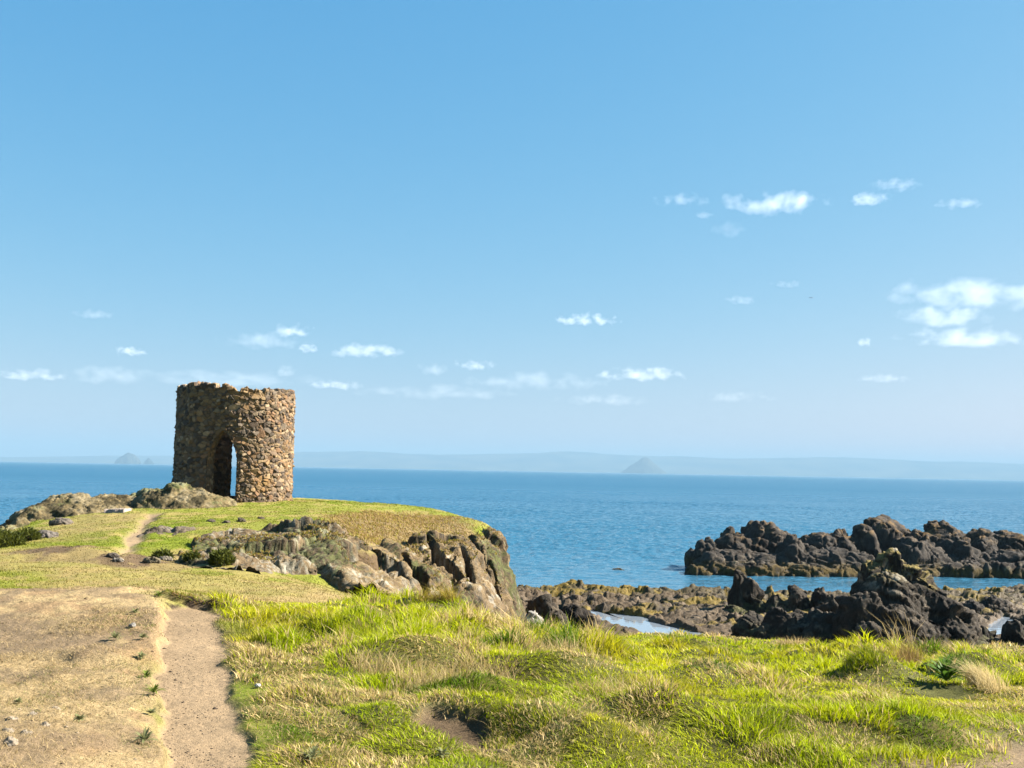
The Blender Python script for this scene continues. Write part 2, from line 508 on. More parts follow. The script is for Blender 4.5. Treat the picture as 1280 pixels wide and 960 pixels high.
NU, ND = 1150, 860
GU = np.linspace(-480, 1960, NU); GL = np.linspace(math.log(1.0), math.log(76.0), ND)
UU, LL = np.meshgrid(GU, GL, indexing='ij')
GY = np.exp(LL); GX = (UU - 640) / F * GY
GZ, GSD, MK = ground_h(GX, GY)

def lookup(arr, x, y):
    fu = np.clip((x / y * F + 640 - GU[0]) / (GU[1] - GU[0]), 0, NU - 1.001)
    fl = np.clip((np.log(y) - GL[0]) / (GL[1] - GL[0]), 0, ND - 1.001)
    i = fu.astype(int); j = fl.astype(int); a = fu - i; b = fl - j
    return arr[i, j] * (1 - a) * (1 - b) + arr[i + 1, j] * a * (1 - b) + arr[i, j + 1] * (1 - a) * b + arr[i + 1, j + 1] * a * b

def mixc(c, col, m): return c * (1 - m[..., None]) + np.asarray(col) * m[..., None]

C_LAWN = np.array([0.21, 0.215, 0.028]); C_LAWN2 = np.array([0.155, 0.185, 0.010]); C_STRAW = np.array([0.33, 0.235, 0.095])
C_DIRT = np.array([0.215, 0.150, 0.084]); C_BROWN = np.array([0.14, 0.092, 0.048])
nA = fbm2(GX * 0.35, GY * 0.25, 61, 4); nB = fbm2(GX * 1.4, GY * 1.1, 63, 4); nC = fbm2(GX * 6, GY * 6, 65, 3)
gc = np.zeros(GX.shape + (3,)) + C_LAWN
gc = mixc(gc, C_LAWN2, sstep(-0.05, 0.3, nA))
gc = mixc(gc, C_STRAW * np.array([0.9, 0.95, 0.75]), 0.75 * sstep(0.05, 0.4, nB + 0.3 * nC - 0.4 * nA))
gc = mixc(gc, C_STRAW, 0.55 * soft(GX, GY, P_STRAWL, 0.6, 66, 1.0, 0.6))
gc = mixc(gc, C_STRAW * 1.08, 0.8 * soft(GX, GY, P_PALE, 0.4, 67, 0.6, 1.0))
gc = mixc(gc, np.array([.235, .165, .075]), 0.95 * soft(GX, GY, P_TOPSTRAW, 0.5, 68, 1.2, 0.6))
gc = mixc(gc, C_STRAW * 0.9, 0.6 * soft(GX, GY, P_KNOLLSTRAW, 1.0, 69, 1.5, 0.5))
bb = soft(GX, GY, P_BROWNBANK, 0.4, 70, 0.8, 1.0)
gc = mixc(gc, C_STRAW * 0.8, 0.9 * bb); gc = mixc(gc, C_BROWN, bb * sstep(0.05, 0.3, nB))
gc = mixc(gc, np.array([0.10, 0.095, 0.012]) + 0.05 * np.clip(nB, -1, 1)[..., None], MK['mead'])
bk = MK['bank']
gc = mixc(gc, np.array([.39, .28, .135]), bk); gc = mixc(gc, C_DIRT * 1.35 * np.array([1.03, .97, .85]), bk * sstep(-0.1, 0.25, nB + 0.5 * nC))
gc = mixc(gc, C_DIRT * .95, bk * .7 * sstep(.1, .35, fbm2(GX * 2.2, GY * 1.8, 73, 4))); gc = mixc(gc, C_DIRT * 1.0, bk * 0.9 * soft(GX, GY, P_BARE, 0.25, 71, 0.3, 2.0))
gc = mixc(gc, C_DIRT * 1.1, bk * 0.7 * soft(GX, GY, P_BARE2, 0.25, 72, 0.3, 2.0))
gc = mixc(gc, C_DIRT * 1.15, MK['soil']); gc = mixc(gc, C_BROWN * .75, soft(GX, GY, P_SOIL2, .1, 8, .15, 4.0))
pm = np.maximum(MK['path'], MK['path2'])
gc = mixc(gc, C_DIRT * (1.2 + 0.12 * nA[..., None] + .10 * nB[..., None]), np.maximum(pm, .8 * soft(GX, GY, P_PATH, .14, 3, .28, 3.0)))
# steep faces beyond the near path are bare soil and stone
nx, ny = np.gradient(GZ)
duw = (GU[1] - GU[0]) / F * GY; dlw = (GL[1] - GL[0]) * GY
slope = np.hypot(nx / duw, ny / dlw)
gc = mixc(gc, C_BROWN * 0.9, sstep(0.7, 1.3, slope) * (1 - MK['mead']) * (GY > 13.5))
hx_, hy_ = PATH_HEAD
gc = mixc(gc, [0.045, 0.03, 0.018], sstep(.5, 1.0, slope) * (np.abs(GX - hx_) < .6) * (np.abs(GY - hy_) < .35))  # soil of the path-head step darkened: its shade is painted into the colour
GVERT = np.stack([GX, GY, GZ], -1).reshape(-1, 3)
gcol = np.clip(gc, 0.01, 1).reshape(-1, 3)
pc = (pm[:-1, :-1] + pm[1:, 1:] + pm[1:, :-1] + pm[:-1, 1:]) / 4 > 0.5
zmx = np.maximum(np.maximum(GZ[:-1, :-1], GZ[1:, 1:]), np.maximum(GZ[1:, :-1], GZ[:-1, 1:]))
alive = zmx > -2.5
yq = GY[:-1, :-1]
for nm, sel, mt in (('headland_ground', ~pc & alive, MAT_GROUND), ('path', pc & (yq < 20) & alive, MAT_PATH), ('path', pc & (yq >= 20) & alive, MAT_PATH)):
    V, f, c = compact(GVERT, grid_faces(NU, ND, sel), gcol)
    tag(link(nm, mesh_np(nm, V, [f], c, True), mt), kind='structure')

# ---------------------------------------------------------------- rocks
def lump(u, v, d, hw, ry, zb=0.0, p=2.5, rot=0.0, lean=0.38):
    """a boulder whose top is seen at (u, v), d metres ahead; hw its half width in pixels, ry its half depth in metres"""
    P = at(u, v, d)
    return (P[0], P[1], hw / F * d * 1.22, ry * 1.15, P[2], zb, 1 + (p - 1) * .9, rot, lean)

def lumps_h(x, y, lumps, seed, wob=0.18):
    h = np.full(x.shape, -9.0)
    for k, (cx, cy_, rx, ry, zt, zb, p, rot, lean) in enumerate(lumps):
        r = max(min(rx, ry), 0.3)
        wx = x + wob * r * fbm2(x / r, y / r, seed + k * 7, 3); wy = y + wob * r * fbm2(x / r + 31, y / r, seed + k * 7 + 3, 3)
        dx = wx - cx; dy = wy - cy_
        c, s = math.cos(rot), math.sin(rot)
        a = (dx * c + dy * s) / rx; b = (-dx * s + dy * c) / ry
        a = a + lean * (1 - np.clip(np.abs(a), 0, 1)) 
        rk = np.random.default_rng(seed * 31 + k)
        m_ = 7; fa = (np.arange(m_) + rk.uniform(-.35, .35, m_)) * 2 * math.pi / m_ + rk.uniform(0, 6.28); fr = rk.uniform(.72, 1.0, m_)
        qp = np.max([(a * math.cos(t) + b * math.sin(t)) / f_ for t, f_ in zip(fa, fr)], axis=0)
        q = .75 * qp + .25 * np.sqrt(a * a + b * b)
        top = zb + (zt - zb) * np.minimum(np.power(np.clip(1 - np.power(np.clip(q, 0, 9), p), 0, 1), 1.0 / 1.35), .97 + .10 * (a * math.cos(fa[0]) + b * math.sin(fa[0])))
        hh = np.where(q < 1, top, zb - (q - 1) * r * 1.3)
        kk = 0.10 * max(zt - zb, .5)
        t = np.clip(.5 + .5 * (hh - h) / kk, 0, 1)
        h = h * (1 - t) + hh * t + kk * t * (1 - t)
    return h

def crag(V, n, amps, seed, gain=1.0, st=(1, 1, 1), beds=None):
    """push a rock surface in and out along its normals: broken faces at several scales"""
    for k, (s, a, tilt, step) in enumerate(amps):
        x, y, z = V[:, 0], V[:, 1], V[:, 2]
        wx = x + 0.25 * s * fbm3(x / s * .8, y / s * .8, z / s * .8, seed + 90 + k, 2)
        wz = z + 0.25 * s * fbm3(x / s * .8 + 5, y / s * .8, z / s * .8, seed + 95 + k, 2)
        V = V + n * (gain * a * facet(wx / st[0], y / st[1], wz / st[2], s, seed + k * 13, tilt, step))[:, None]
    if beds:
        s, a, js, jd = beds
        x, y, z = V[:, 0], V[:, 1], V[:, 2]
        q = (.42 * x + .15 * y + .9 * z) / s + .55 * fbm3(x / s * .25, y / s * .25, z / s * .25, seed + 61, 3)
        fr = q - np.floor(q)
        ledge = np.where(fr < .82, fr / .82, (1 - fr) / .18) - .5
        bi = np.floor(q).astype(np.int64); zz0 = np.zeros_like(bi)
        ledge = ledge * (.35 + .9 * frnd(ihash(bi, zz0, zz0, seed + 5), 3)) * sstep(-.35, .15, fbm3(x / s * .5, y / s * .5, z / s * .5, seed + 67, 2))
        V = V + n * (gain * a * ledge)[:, None]
        x, y, z = V[:, 0], V[:, 1], V[:, 2]
        w = .35 * js
        f1, f2, *_r = cells((x + w * fbm3(x / js, y / js, z / js, seed + 71, 2)) / js, y / js, (z - .45 * x) / js * .75, seed + 73)
        V = V - n * (gain * jd * (1 - sstep(0.0, .10, f2 - f1)))[:, None]
    return V

def grid_normals(P):
    du = np.gradient(P, axis=0); dv = np.gradient(P, axis=1)
    n = np.cross(du, dv); n /= np.linalg.norm(n, axis=-1, keepdims=True) + 1e-12
    return n

def blur(a, k):
    for _ in range(k):
        b = np.pad(a, ((1, 1), (1, 1), (0, 0)), 'edge')
        a = (b[:-2, 1:-1] + b[2:, 1:-1] + b[1:-1, :-2] + b[1:-1, 2:] + 4 * b[1:-1, 1:-1]) / 8
    n = a / (np.linalg.norm(a, axis=-1, keepdims=True) + 1e-12)
    return n

def rock_patch(name, x0, x1, y0, y1, sp, hfun, floor, amps, seed, colfn, mat, st=(1, 1, 1), beds=None):
    nx_, ny_ = int((x1 - x0) / sp) + 2, int((y1 - y0) / sp) + 2
    X, Y = np.meshgrid(np.linspace(x0, x1, nx_), np.linspace(y0, y1, ny_), indexing='ij')
    Z = hfun(X, Y)
    fl = floor(X, Y)
    ok = Z > fl - 1.0
    keep = (ok[:-1, :-1] | ok[1:, 1:] | ok[1:, :-1] | ok[:-1, 1:])
    P = np.stack([X, Y, np.maximum(Z, fl - 1.4)], -1)
    n = blur(grid_normals(P), 3)
    f = grid_faces(nx_, ny_, keep)
    V, f, nn, gn = compact(P.reshape(-1, 3), f, n.reshape(-1, 3), np.clip((Z - fl) / .3 + .45, .4, 1).ravel())
    V2 = crag(V, nn, amps, seed, gn, st, beds)
    # tilt of the finished surface, for lichen and weed that grow on flat tops
    me = mesh_np(name, V2, [f], None, False)
    vn = np.zeros(len(V2) * 3, np.float32); me.vertices.foreach_get('normal', vn)
    c = colfn(V2, vn.reshape(-1, 3), seed)
    at_ = me.attributes.new('Col', 'FLOAT_COLOR', 'POINT')
    c4 = np.ones((len(V2), 4), np.float32); c4[:, :3] = np.clip(c, 0.004, 1) * ALBEDO
    at_.data.foreach_set('color', c4.ravel())
    return link(name, me, mat)

def col_dark(V, n, seed):
    x, y, z = V.T
    a = fbm3(x * .5, y * .5, z * .5, seed + 1, 4); b = fbm3(x * 2.2, y * 2.2, z * 2.2, seed + 2, 4)
    c = np.zeros((len(V), 3)) + np.array([0.056, 0.046, 0.036])
    c = mixc(c, [0.024, 0.018, 0.013], sstep(0, .4, a))
    c = mixc(c, [0.095, 0.073, 0.05], sstep(0.1, .5, b) * 0.8)
    c = mixc(c, [0.17, 0.10, 0.035], 0.75 * sstep(2.2, 3.8, z + a) * sstep(0.35, 0.75, n[:, 2]) * sstep(-.2, .3, b))
    c = mixc(c, [0.20, 0.165, 0.10], 0.6 * sstep(.25, .5, b) * sstep(1.6, 1.0, z))
    weed = sstep(1.15, 0.7, z + 0.5 * b + 0.6 * a)
    c = mixc(c, [0.085, 0.055, 0.010], weed * .85 * sstep(-0.3, 0.2, b + 0.2))
    c = mixc(c, [0.03, 0.028, 0.02], 0.8 * sstep(0.18, 0.05, z + 0.1 * b))
    return c

def col_stack(V, n, seed):
    x, y, z = V.T
    a = fbm3(x * .8, y * .8, z * .8, seed + 1, 4); b = fbm3(x * 3, y * 3, z * 3, seed + 2, 4)
    c = np.zeros((len(V), 3)) + np.array([0.048, 0.038, 0.027])
    c = mixc(c, [0.020, 0.015, 0.011], sstep(0, .4, a))
    c = mixc(c, [0.13, 0.10, 0.066], sstep(0.12, .4, b) * 0.8)
    hi = sstep(3.9, 4.9, z + 0.9 * a)
    c = mixc(c, [0.26, 0.195, 0.06], hi * sstep(0.3, 0.7, n[:, 2]) * 0.8)
    c = mixc(c, [0.28, 0.25, 0.19], sstep(3.2, 4.4, z + .9 * a) * sstep(0.2, .4, b - a * .4) * 0.7)
    c = mixc(c, [0.12, 0.12, 0.03], 0.6 * sstep(.3, .7, n[:, 2]) * sstep(2.0, 1.0, z))
    return c

def col_cliff(V, n, seed):
    x, y, z = V.T
    a = fbm3(x * .35, y * .35, z * .35, seed + 1, 4); b = fbm3(x * 1.6, y * 1.6, z * 1.6, seed + 2, 4); e = fbm3(x * 13, y * 13, z * 9, seed + 3, 3) * 1.2
    c = np.zeros((len(V), 3)) + np.array([0.145, 0.100, 0.052])
    c = mixc(c, [0.062, 0.045, 0.028], sstep(-.08, .22, a + .45 * e))
    c = mixc(c, [0.035, 0.028, 0.02], sstep(.12, .3, e - .3 * b) * .8)
    c = mixc(c, [0.21, 0.145, 0.07], sstep(0.05, .4, b) * 0.7)
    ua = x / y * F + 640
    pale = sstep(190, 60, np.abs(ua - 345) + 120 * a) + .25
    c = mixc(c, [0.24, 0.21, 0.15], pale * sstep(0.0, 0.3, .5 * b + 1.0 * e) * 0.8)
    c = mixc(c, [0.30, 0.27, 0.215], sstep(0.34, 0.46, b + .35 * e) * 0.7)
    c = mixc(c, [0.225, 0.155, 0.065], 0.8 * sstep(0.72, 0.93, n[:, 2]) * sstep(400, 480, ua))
    c = mixc(c, [0.085, 0.095, 0.022], sstep(0.2, 0.42, a + 0.5 * e) * 0.7)
    return c

def ridge(x, y, a, b, w, h):
    d, t = seg_dist(x, y, [a, b])
    return h * np.exp(-(d / w) ** 2) * sstep(0.02, 0.4, t)

def hp(u, v): return hit(u, v)[:2]
BUTTRESS = [(hp(505, 690), hp(520, 765), 0.9, 0.75), (hp(545, 672), hp(560, 770), 0.9, 0.7), (hp(572, 672), hp(590, 765), 0.6, 0.75), (hp(597, 665), hp(615, 770), 0.6, 0.6), (hp(618, 668), hp(641, 760), 0.55, 0.4),
            (hp(330, 662), hp(340, 712), 1.6, 0.3), (hp(410, 664), hp(425, 715), 1.2, 0.4)]
HOLLOW = [([hp(500, 694), hp(506, 716)], .26, -.7), ([hp(534, 692), hp(548, 728)], .24, -.8), ([hp(575, 722), hp(588, 758)], .26, -.9), ([hp(600, 702), hp(606, 735)], .22, -.7), ([hp(470, 712), hp(482, 718)], .9, -2.4), ([hp(446, 714), hp(458, 716)], .5, -1.0), ([hp(584, 676), hp(592, 712)], .42, -1.6), ([hp(612, 712), hp(622, 755)], .26, -.9), ([hp(521, 730), hp(523, 752)], .36, -1.2), ([hp(556, 672), hp(562, 680)], .35, -.9), ([hp(545, 716), hp(566, 748)], .28, -.9)]

def cliff_h(x, y):
    z, sd = headland_h(x, y)
    m = rock_mask(x, y, z, True)
    for a, b, w, h in BUTTRESS:
        z = z + ridge(x, y, a, b, w, h) * m
    for pts, w, h in HOLLOW:
        dd, _ = seg_dist(x, y, pts)
        dd = dd + .12 * fbm2(x * 3, y * 3, 83, 3)
        z = z + h * sstep(w, w * .45, dd) * m
    return z + 0.10 * m - 1.5 * (1 - m)

AMP_CLIFF = ((1.7, .24, 1.2, .1), (0.65, .075, 1.2, .2), (0.24, .05, 1.2, .4), (.11, .026, 1.2, .4))
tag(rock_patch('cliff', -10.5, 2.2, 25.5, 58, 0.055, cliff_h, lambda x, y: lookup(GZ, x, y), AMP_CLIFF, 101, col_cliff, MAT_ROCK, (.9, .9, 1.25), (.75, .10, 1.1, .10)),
    'pale lichened rock cliff facing the sun at the end of the grassy headland', 'cliff')

# knoll of rock beside the tower
def ground_floor(x, y): return lookup(GZ, x, y)
def knoll(name, L, x, y, seed, label, amps=((1.1, .12, 1.2, .1), (.42, .05, 1.2, .2), (.17, .045, 1.2, .4), (.09, .02, 1.2, .4)), col=col_cliff, sp=0.05, cat='rock', floor=ground_floor, beds=None):
    if beds is None: beds = ((.5, .045, .8, .05) if col is col_knoll else (.5, .08, .9, .09)) if sp < .09 else (1.0, .27, 2.3, .26)
    x0 = min(l[0] - l[2] for l in L) - .4; x1 = max(l[0] + l[2] for l in L) + .4
    y0 = min(l[1] - l[3] for l in L) - .4; y1 = max(l[1] + l[3] for l in L) + .4
    return tag(rock_patch(name, x0, x1, y0, y1, sp, lambda a, b: lumps_h(a, b, L, seed), floor, amps, seed, col, MAT_ROCK, (1.35, 1, .8), beds), label, cat)

def col_knoll(V, n, seed):
    x, y, z = V.T
    a = fbm3(x * .5, y * .5, z * .5, seed + 1, 3); b = fbm3(x * 1.6, y * 1.6, z * 1.6, seed + 2, 4); e = fbm3(x * 11, y * 11, z * 11, seed + 3, 3) * 1.2
    c = np.zeros((len(V), 3)) + np.array([0.155, 0.115, 0.052])
    c = mixc(c, [0.06, 0.047, 0.022], sstep(-.05, .25, b + .4 * e))
    c = mixc(c, [0.24, 0.195, 0.115], sstep(0.05, .35, -b + .5 * e) * .8)
    c = mixc(c, [0.34, 0.31, 0.24], sstep(0.2, .4, a - .3 * b) * sstep(-.1, .2, e) * .8)
    return mixc(c, [0.11, 0.12, 0.03], sstep(.2, .5, n[:, 2]) * sstep(.1, .35, a + .4 * e) * .6)

def col_grey(V, n, seed):
    x, y, z = V.T
    b = fbm3(x * 1.6, y * 1.6, z * 1.6, seed + 2, 4)
    c = np.zeros((len(V), 3)) + np.array([0.13, 0.10, 0.066])
    c = mixc(c, [0.065, 0.05, 0.035], sstep(0, .35, b))
    return mixc(c, [0.20, 0.17, 0.13], sstep(.1, .4, -b) * .8)

zb = 6.3
knoll('rock_outcrop', [lump(110, 626, 48.5, 80, 2.4, zb, 3, 0, 0), lump(112, 617, 49, 52, 2.2, zb, 2.2), lump(70, 632, 47, 45, 1.8, zb - .6, 2.0), lump(38, 648, 45, 30, 1.5, zb - .9, 2.0), lump(150, 618, 50, 40, 2.0, zb, 3), lump(20, 655, 44, 20, 1.5, zb - 1)], 0, 0, 120,
      'low lichened rock ridge running down to the sea from the stone tower mound', col=col_knoll)
knoll('rock_outcrop', [lump(225, 612, 50, 75, 2.2, zb, 3, 0, 0), lump(232, 603, 50, 34, 1.6, zb, 2.6), lump(255, 611, 50, 32, 1.5, zb, 2.3), lump(196, 611, 50.5, 32, 1.6, zb, 2.4), lump(175, 617, 50.5, 22, 1.5, zb, 2.3), lump(285, 619, 50.5, 22, 1.2, zb, 2.3)], 0, 0, 140,
      'rounded craggy rock mound against the foot of the round stone tower', col=col_knoll)
knoll('rock_outcrop', [lump(212, 658, 35.4, 34, 1.5, 6.5, 2.4), lump(242, 657, 35.9, 28, 1.4, 6.5, 2.4), lump(188, 668, 35.0, 16, .9, 6.5, 2.4)], 0, 0, 160,
      'flat grey patch of bare rock beside the thin worn path up the mound', ((.9, .12, 1, .5), (.35, .08, 1, .55), (.15, .03, 1, .6)), col=col_grey)

# ---------------------------------------------------------------- tidal shelf, pools and sea rocks
POOL_Z = 0.82
POOL_PX = [(738, 761), (752, 766), (775, 768), (792, 770), (806, 772), (815, 778), (838, 783), (862, 789), (886, 796), (880, 802), (850, 800), (822, 797), (800, 793), (784, 787), (766, 780), (750, 773)]
POOL2_PX = [(1236, 782), (1247, 772), (1256, 768), (1268, 774), (1264, 784), (1258, 792), (1246, 793), (1238, 789)]
POOL = np.array([at_z(u, v, POOL_Z)[:2] for u, v in POOL_PX]); POOL2 = np.array([at_z(u, v, POOL_Z + .2)[:2] for u, v in POOL2_PX])

def pool_sd(x, y):
    s = np.full(x.shape, -9.0)
    for P_ in (POOL, POOL2):
        d, _ = seg_dist(x, y, P_, True)
        s = np.maximum(s, np.where(in_poly(x, y, P_), d, -d))
    return s

def shore_h(x, y):
    ua = x / y * F + 640
    edge = np.interp(ua, [500, 640, 700, 720, 740, 800, 850, 870, 960, 1060, 1150, 1280, 1500], [82, 82, 83, 86, 83, 82, 81, 82.5, 82, 82, 86, 87, 88]) + 2.0 * fbm2(x * .12, y * .12, 201, 4)
    z = np.interp(y, [24, 34, 45, 52, 66, 76, 95], [3.0, 1.9, 1.15, 0.92, 0.9, 0.65, .6])
    z = z + 0.28 * fbm2(x * .22, y * .22, 203, 4)
    z = np.minimum(z, 0.12 + 0.28 * (edge - y) + 0.1 * fbm2(x * .6, y * .6, 205, 3))
    ps0 = pool_sd(x, y)
    rough = sstep(-0.2, 0.8, z) * (1 - .5 * sstep(-4, -.5, ps0) * (y < 62))
    x2 = x + .5 * fbm2(x * .5, y * .5, 207, 2)
    z = z + rough * (0.30 * facet(x2, y, None, 2.6, 211, 1.0, .5) + 0.28 * facet(x, y, None, 1.1, 213, 1.2, .6) + 0.12 * facet(x, y, None, .38, 215, 1.1, .6))
    ps = ps0 + 0.25 * fbm2(x * 1.1, y * 1.1, 217, 3)
    z = np.where(ps > -1.5, np.maximum(z, 0.0) * 1 + 0, z)
    z = z * (1 - sstep(-.25, .2, ps)) + (POOL_Z - .25) * sstep(-.25, .2, ps)
    rim = sstep(-1.0, -.3, ps) * (1 - sstep(-.25, .05, ps))
    z = np.where(rim > 0, np.maximum(z, (POOL_Z + .07) * rim + z * (1 - rim)), z)
    return np.maximum(z, -1.5)

su = np.linspace(380, 1560, 760); sl = np.linspace(math.log(26), math.log(97), 620)
SU, SL = np.meshgrid(su, sl, indexing='ij'); SY = np.exp(SL); SX = (SU - 640) / F * SY
SZ = shore_h(SX, SY)
SV = np.stack([SX, SY, SZ], -1).reshape(-1, 3)

def col_shore(V, n, seed):
    x, y, z = V.T
    a = fbm2(x * .25, y * .25, seed + 1, 4); b = fbm2(x * 1.2, y * 1.2, seed + 2, 4)
    _, _, h, *_r = cells(x / 1.0, y, None, 213)
    c = np.zeros((len(V), 3)) + np.array([0.085, 0.056, 0.028])
    c = mixc(c, [0.022, 0.017, 0.011], sstep(-.15, .25, a + .3 * b))
    c = mixc(c, [0.18, 0.13, 0.08], sstep(.12, .38, b) * .7)
    weed = sstep(70, 80, y + 8 * a) * sstep(-.35, .1, b + .2)
    c = mixc(c, [0.050, 0.036, 0.008], weed * .9)
    c = mixc(c, [0.16, 0.105, 0.008], sstep(.04, .26, a + .4 * b) * .8)
    c = mixc(c, [0.035, 0.03, 0.02], 0.85 * sstep(0.22, 0.04, z))
    return c
shore_me = mesh_np('shore', SV, [grid_faces(760, 620)], None, False)
vn = np.zeros(len(SV) * 3, np.float32); shore_me.vertices.foreach_get('normal', vn)
a_ = shore_me.attributes.new('Col', 'FLOAT_COLOR', 'POINT'); c4 = np.ones((len(SV), 4), np.float32); c4[:, :3] = np.clip(col_shore(SV, vn.reshape(-1, 3), 221), .004, 1) * ALBEDO
a_.data.foreach_set('color', c4.ravel())
tag(link('shore', shore_me, MAT_SHORE), kind='structure')

def slook(x, y):
    fu = np.clip((x / y * F + 640 - su[0]) / (su[1] - su[0]), 0, 758.9); fl = np.clip((np.log(y) - sl[0]) / (sl[1] - sl[0]), 0, 618.9)
    return SZ[fu.astype(int), fl.astype(int)]

def water_mat(name, base, rough, waves, far_rough=0):
    m, N, L = node_mat(name)
    out = N.new('ShaderNodeOutputMaterial'); b = N.new('ShaderNodeBsdfPrincipled')
    L.new(b.outputs[0], out.inputs[0])
    b.inputs['Base Color'].default_value = (*base, 1); b.inputs['Roughness'].default_value = rough
    b.inputs['IOR'].default_value = 1.333
    geo = N.new('ShaderNodeNewGeometry'); nrm = None
    if far_rough:   # choppier open water away from the sheltered shore
        sp_ = N.new('ShaderNodeSeparateXYZ'); L.new(geo.outputs['Position'], sp_.inputs[0])
        mr_ = N.new('ShaderNodeMapRange'); mr_.inputs[1].default_value = 120; mr_.inputs[2].default_value = 700; mr_.inputs[3].default_value = rough; mr_.inputs[4].default_value = far_rough
        L.new(sp_.outputs[1], mr_.inputs[0]); L.new(mr_.outputs[0], b.inputs['Roughness'])
        ms_ = N.new('ShaderNodeMapRange'); ms_.inputs[1].default_value = 85; ms_.inputs[2].default_value = 320; L.new(sp_.outputs[1], ms_.inputs[0])
        mc_ = N.new('ShaderNodeMix'); mc_.data_type = 'RGBA'; mc_.inputs[6].default_value = (0.025, 0.09, 0.14, 1); mc_.inputs[7].default_value = (*base, 1)
        L.new(ms_.outputs[0], mc_.inputs[0]); L.new(mc_.outputs[2], b.inputs['Base Color'])
    for sc, dist, stretch in waves:
        mp = N.new('ShaderNodeMapping'); mp.inputs['Scale'].default_value = (sc * stretch, sc, sc)
        mp.inputs['Rotation'].default_value = (0, 0, 0.2)
        L.new(geo.outputs['Position'], mp.inputs[0])
        t = N.new('ShaderNodeTexNoise'); t.inputs['Scale'].default_value = 1.0; t.inputs['Detail'].default_value = 3
        L.new(mp.outputs[0], t.inputs['Vector'])
        bp = N.new('ShaderNodeBump'); bp.inputs['Distance'].default_value = dist; bp.inputs['Strength'].default_value = 1
        L.new(t.outputs[0], bp.inputs['Height'])
        if nrm: L.new(nrm, bp.inputs['Normal'])
        nrm = bp.outputs[0]
    if nrm: L.new(nrm, b.inputs['Normal'])
    return m

MAT_SEA = water_mat('sea water', (0.009, 0.066, 0.118), 0.12, ((0.10, 1.0, .5), (0.5, .30, .6), (1.7, 0.16, .6)), .36)
MAT_POOL = water_mat('still pool water', (0.15, 0.175, 0.20), 0.03, ((2.0, 0.01, 1),))
# open water: real ripples out to some hundred metres, then a flat sheet to the far shore
cu = np.concatenate([np.linspace(-60000, -400, 14), np.linspace(-300, 1500, 1150), np.linspace(1600, 60000, 14)])
ry_ = np.concatenate([np.linspace(2, 66, 5), np.exp(np.linspace(math.log(72), math.log(800), 900)), np.exp(np.linspace(math.log(900), math.log(24000), 40))])
CU, RY = np.meshgrid(cu, ry_, indexing='ij'); WX = (CU - 640) / F * RY
fade = sstep(800, 200, RY) * (np.abs(CU - 600) < 905)
calm = sstep(82, 110, RY) * .75 + .25
gust = 0.75 + 0.5 * fbm2(WX * .02, RY * .03, 607, 3)
WZ = fade * calm * gust * (0.13 * fbm2(WX * .28 + RY * .1, RY * .5, 601, 2) + 0.23 * fbm2(WX * 1.0, RY * 1.5 - WX * .3, 603, 3))
V = np.stack([WX, RY, WZ], -1).reshape(-1, 3)
tag(link('sea', mesh_np('sea', V, [grid_faces(len(cu), len(ry_))], None, True), MAT_SEA), kind='structure')
# each pool is a flat sheet lying in its hollow
for P_, z_ in ((POOL, POOL_Z), (POOL2, POOL_Z + .05)):
    c = P_.mean(0); Q = c + (P_ - c) * 1.0
    d = Q - c; Q = Q + d / np.linalg.norm(d, axis=1, keepdims=True) * .8
    V = np.c_[np.r_[[c], Q], np.full(len(Q) + 1, z_)]
    k = np.arange(len(Q))
    tag(link('pool_water', mesh_np('pool_water', V, [np.c_[np.zeros(len(Q), int), 1 + (k + 1) % len(Q), 1 + k]]), MAT_POOL), kind='structure')

sea_floor = lambda x, y: np.zeros_like(x)
AMP_SK = ((3.2, .52, 1.3, .08), (1.2, .17, 1.2, .15), (.42, .09, 1.2, .35))
SK = [lump(960, 643, 109, 44, 4.0, -.1, 2.0), lump(930, 655, 108, 40, 3.6, -.1, 2.2), lump(888, 667, 106, 22, 2.8, -.1, 2.4), lump(985, 656, 110, 40, 3.6, -.1, 2.2), lump(1004, 664, 105, 30, 2.6, -.1, 2.2), lump(1035, 660, 109, 40, 3.4, -.1, 2.6), lump(1056, 655, 109, 22, 3, -.1, 2.6),
      lump(1112, 642, 111, 40, 4, -.1, 3.0), lump(1088, 652, 110, 30, 3.6, -.1, 2.4), lump(1144, 664, 105.5, 36, 3, -.1, 2.2), lump(1190, 647, 111, 42, 4.2, -.1, 2.6), lump(1160, 655, 110, 34, 3.6, -.1, 2.6), lump(1214, 668, 106, 26, 2.6, -.1, 2.2), lump(1236, 656, 110, 34, 3.8, -.1, 2.8), lump(1270, 657, 110, 36, 3.8, -.1, 2.6), lump(1330, 660, 111, 56, 5, -.1, 2.4), lump(1410, 690, 112, 56, 5, -.1, 2),
      lump(945, 684, 104, 60, 2.4, -.1, 2.2), lump(1050, 684, 104.5, 70, 2.4, -.1, 2.4), lump(1180, 684, 105, 70, 2.6, -.1, 2.4), lump(1290, 684, 106, 70, 2.6, -.1, 2.4),
      lump(898, 694, 101.5, 26, 1.9, -.1, 2.2), lump(878, 706, 100, 16, 1.2, -.1, 2.4), lump(925, 702, 100.5, 26, 1.4, -.1, 2.2), lump(960, 700, 101, 44, 2.0, -.1, 2.4), lump(1015, 700, 101.5, 44, 2.0, -.1, 2.4), lump(1065, 703, 102, 36, 1.8, -.1, 2.4), lump(1110, 702, 102.5, 40, 1.8, -.1, 2.4),
      lump(1160, 700, 103, 34, 2.0, -.1, 2.6), lump(1212, 703, 102.5, 36, 1.6, -.1, 5), lump(1264, 702, 102.8, 34, 1.6, -.1, 5), lump(1325, 702, 103, 44, 1.8, -.1, 5)]
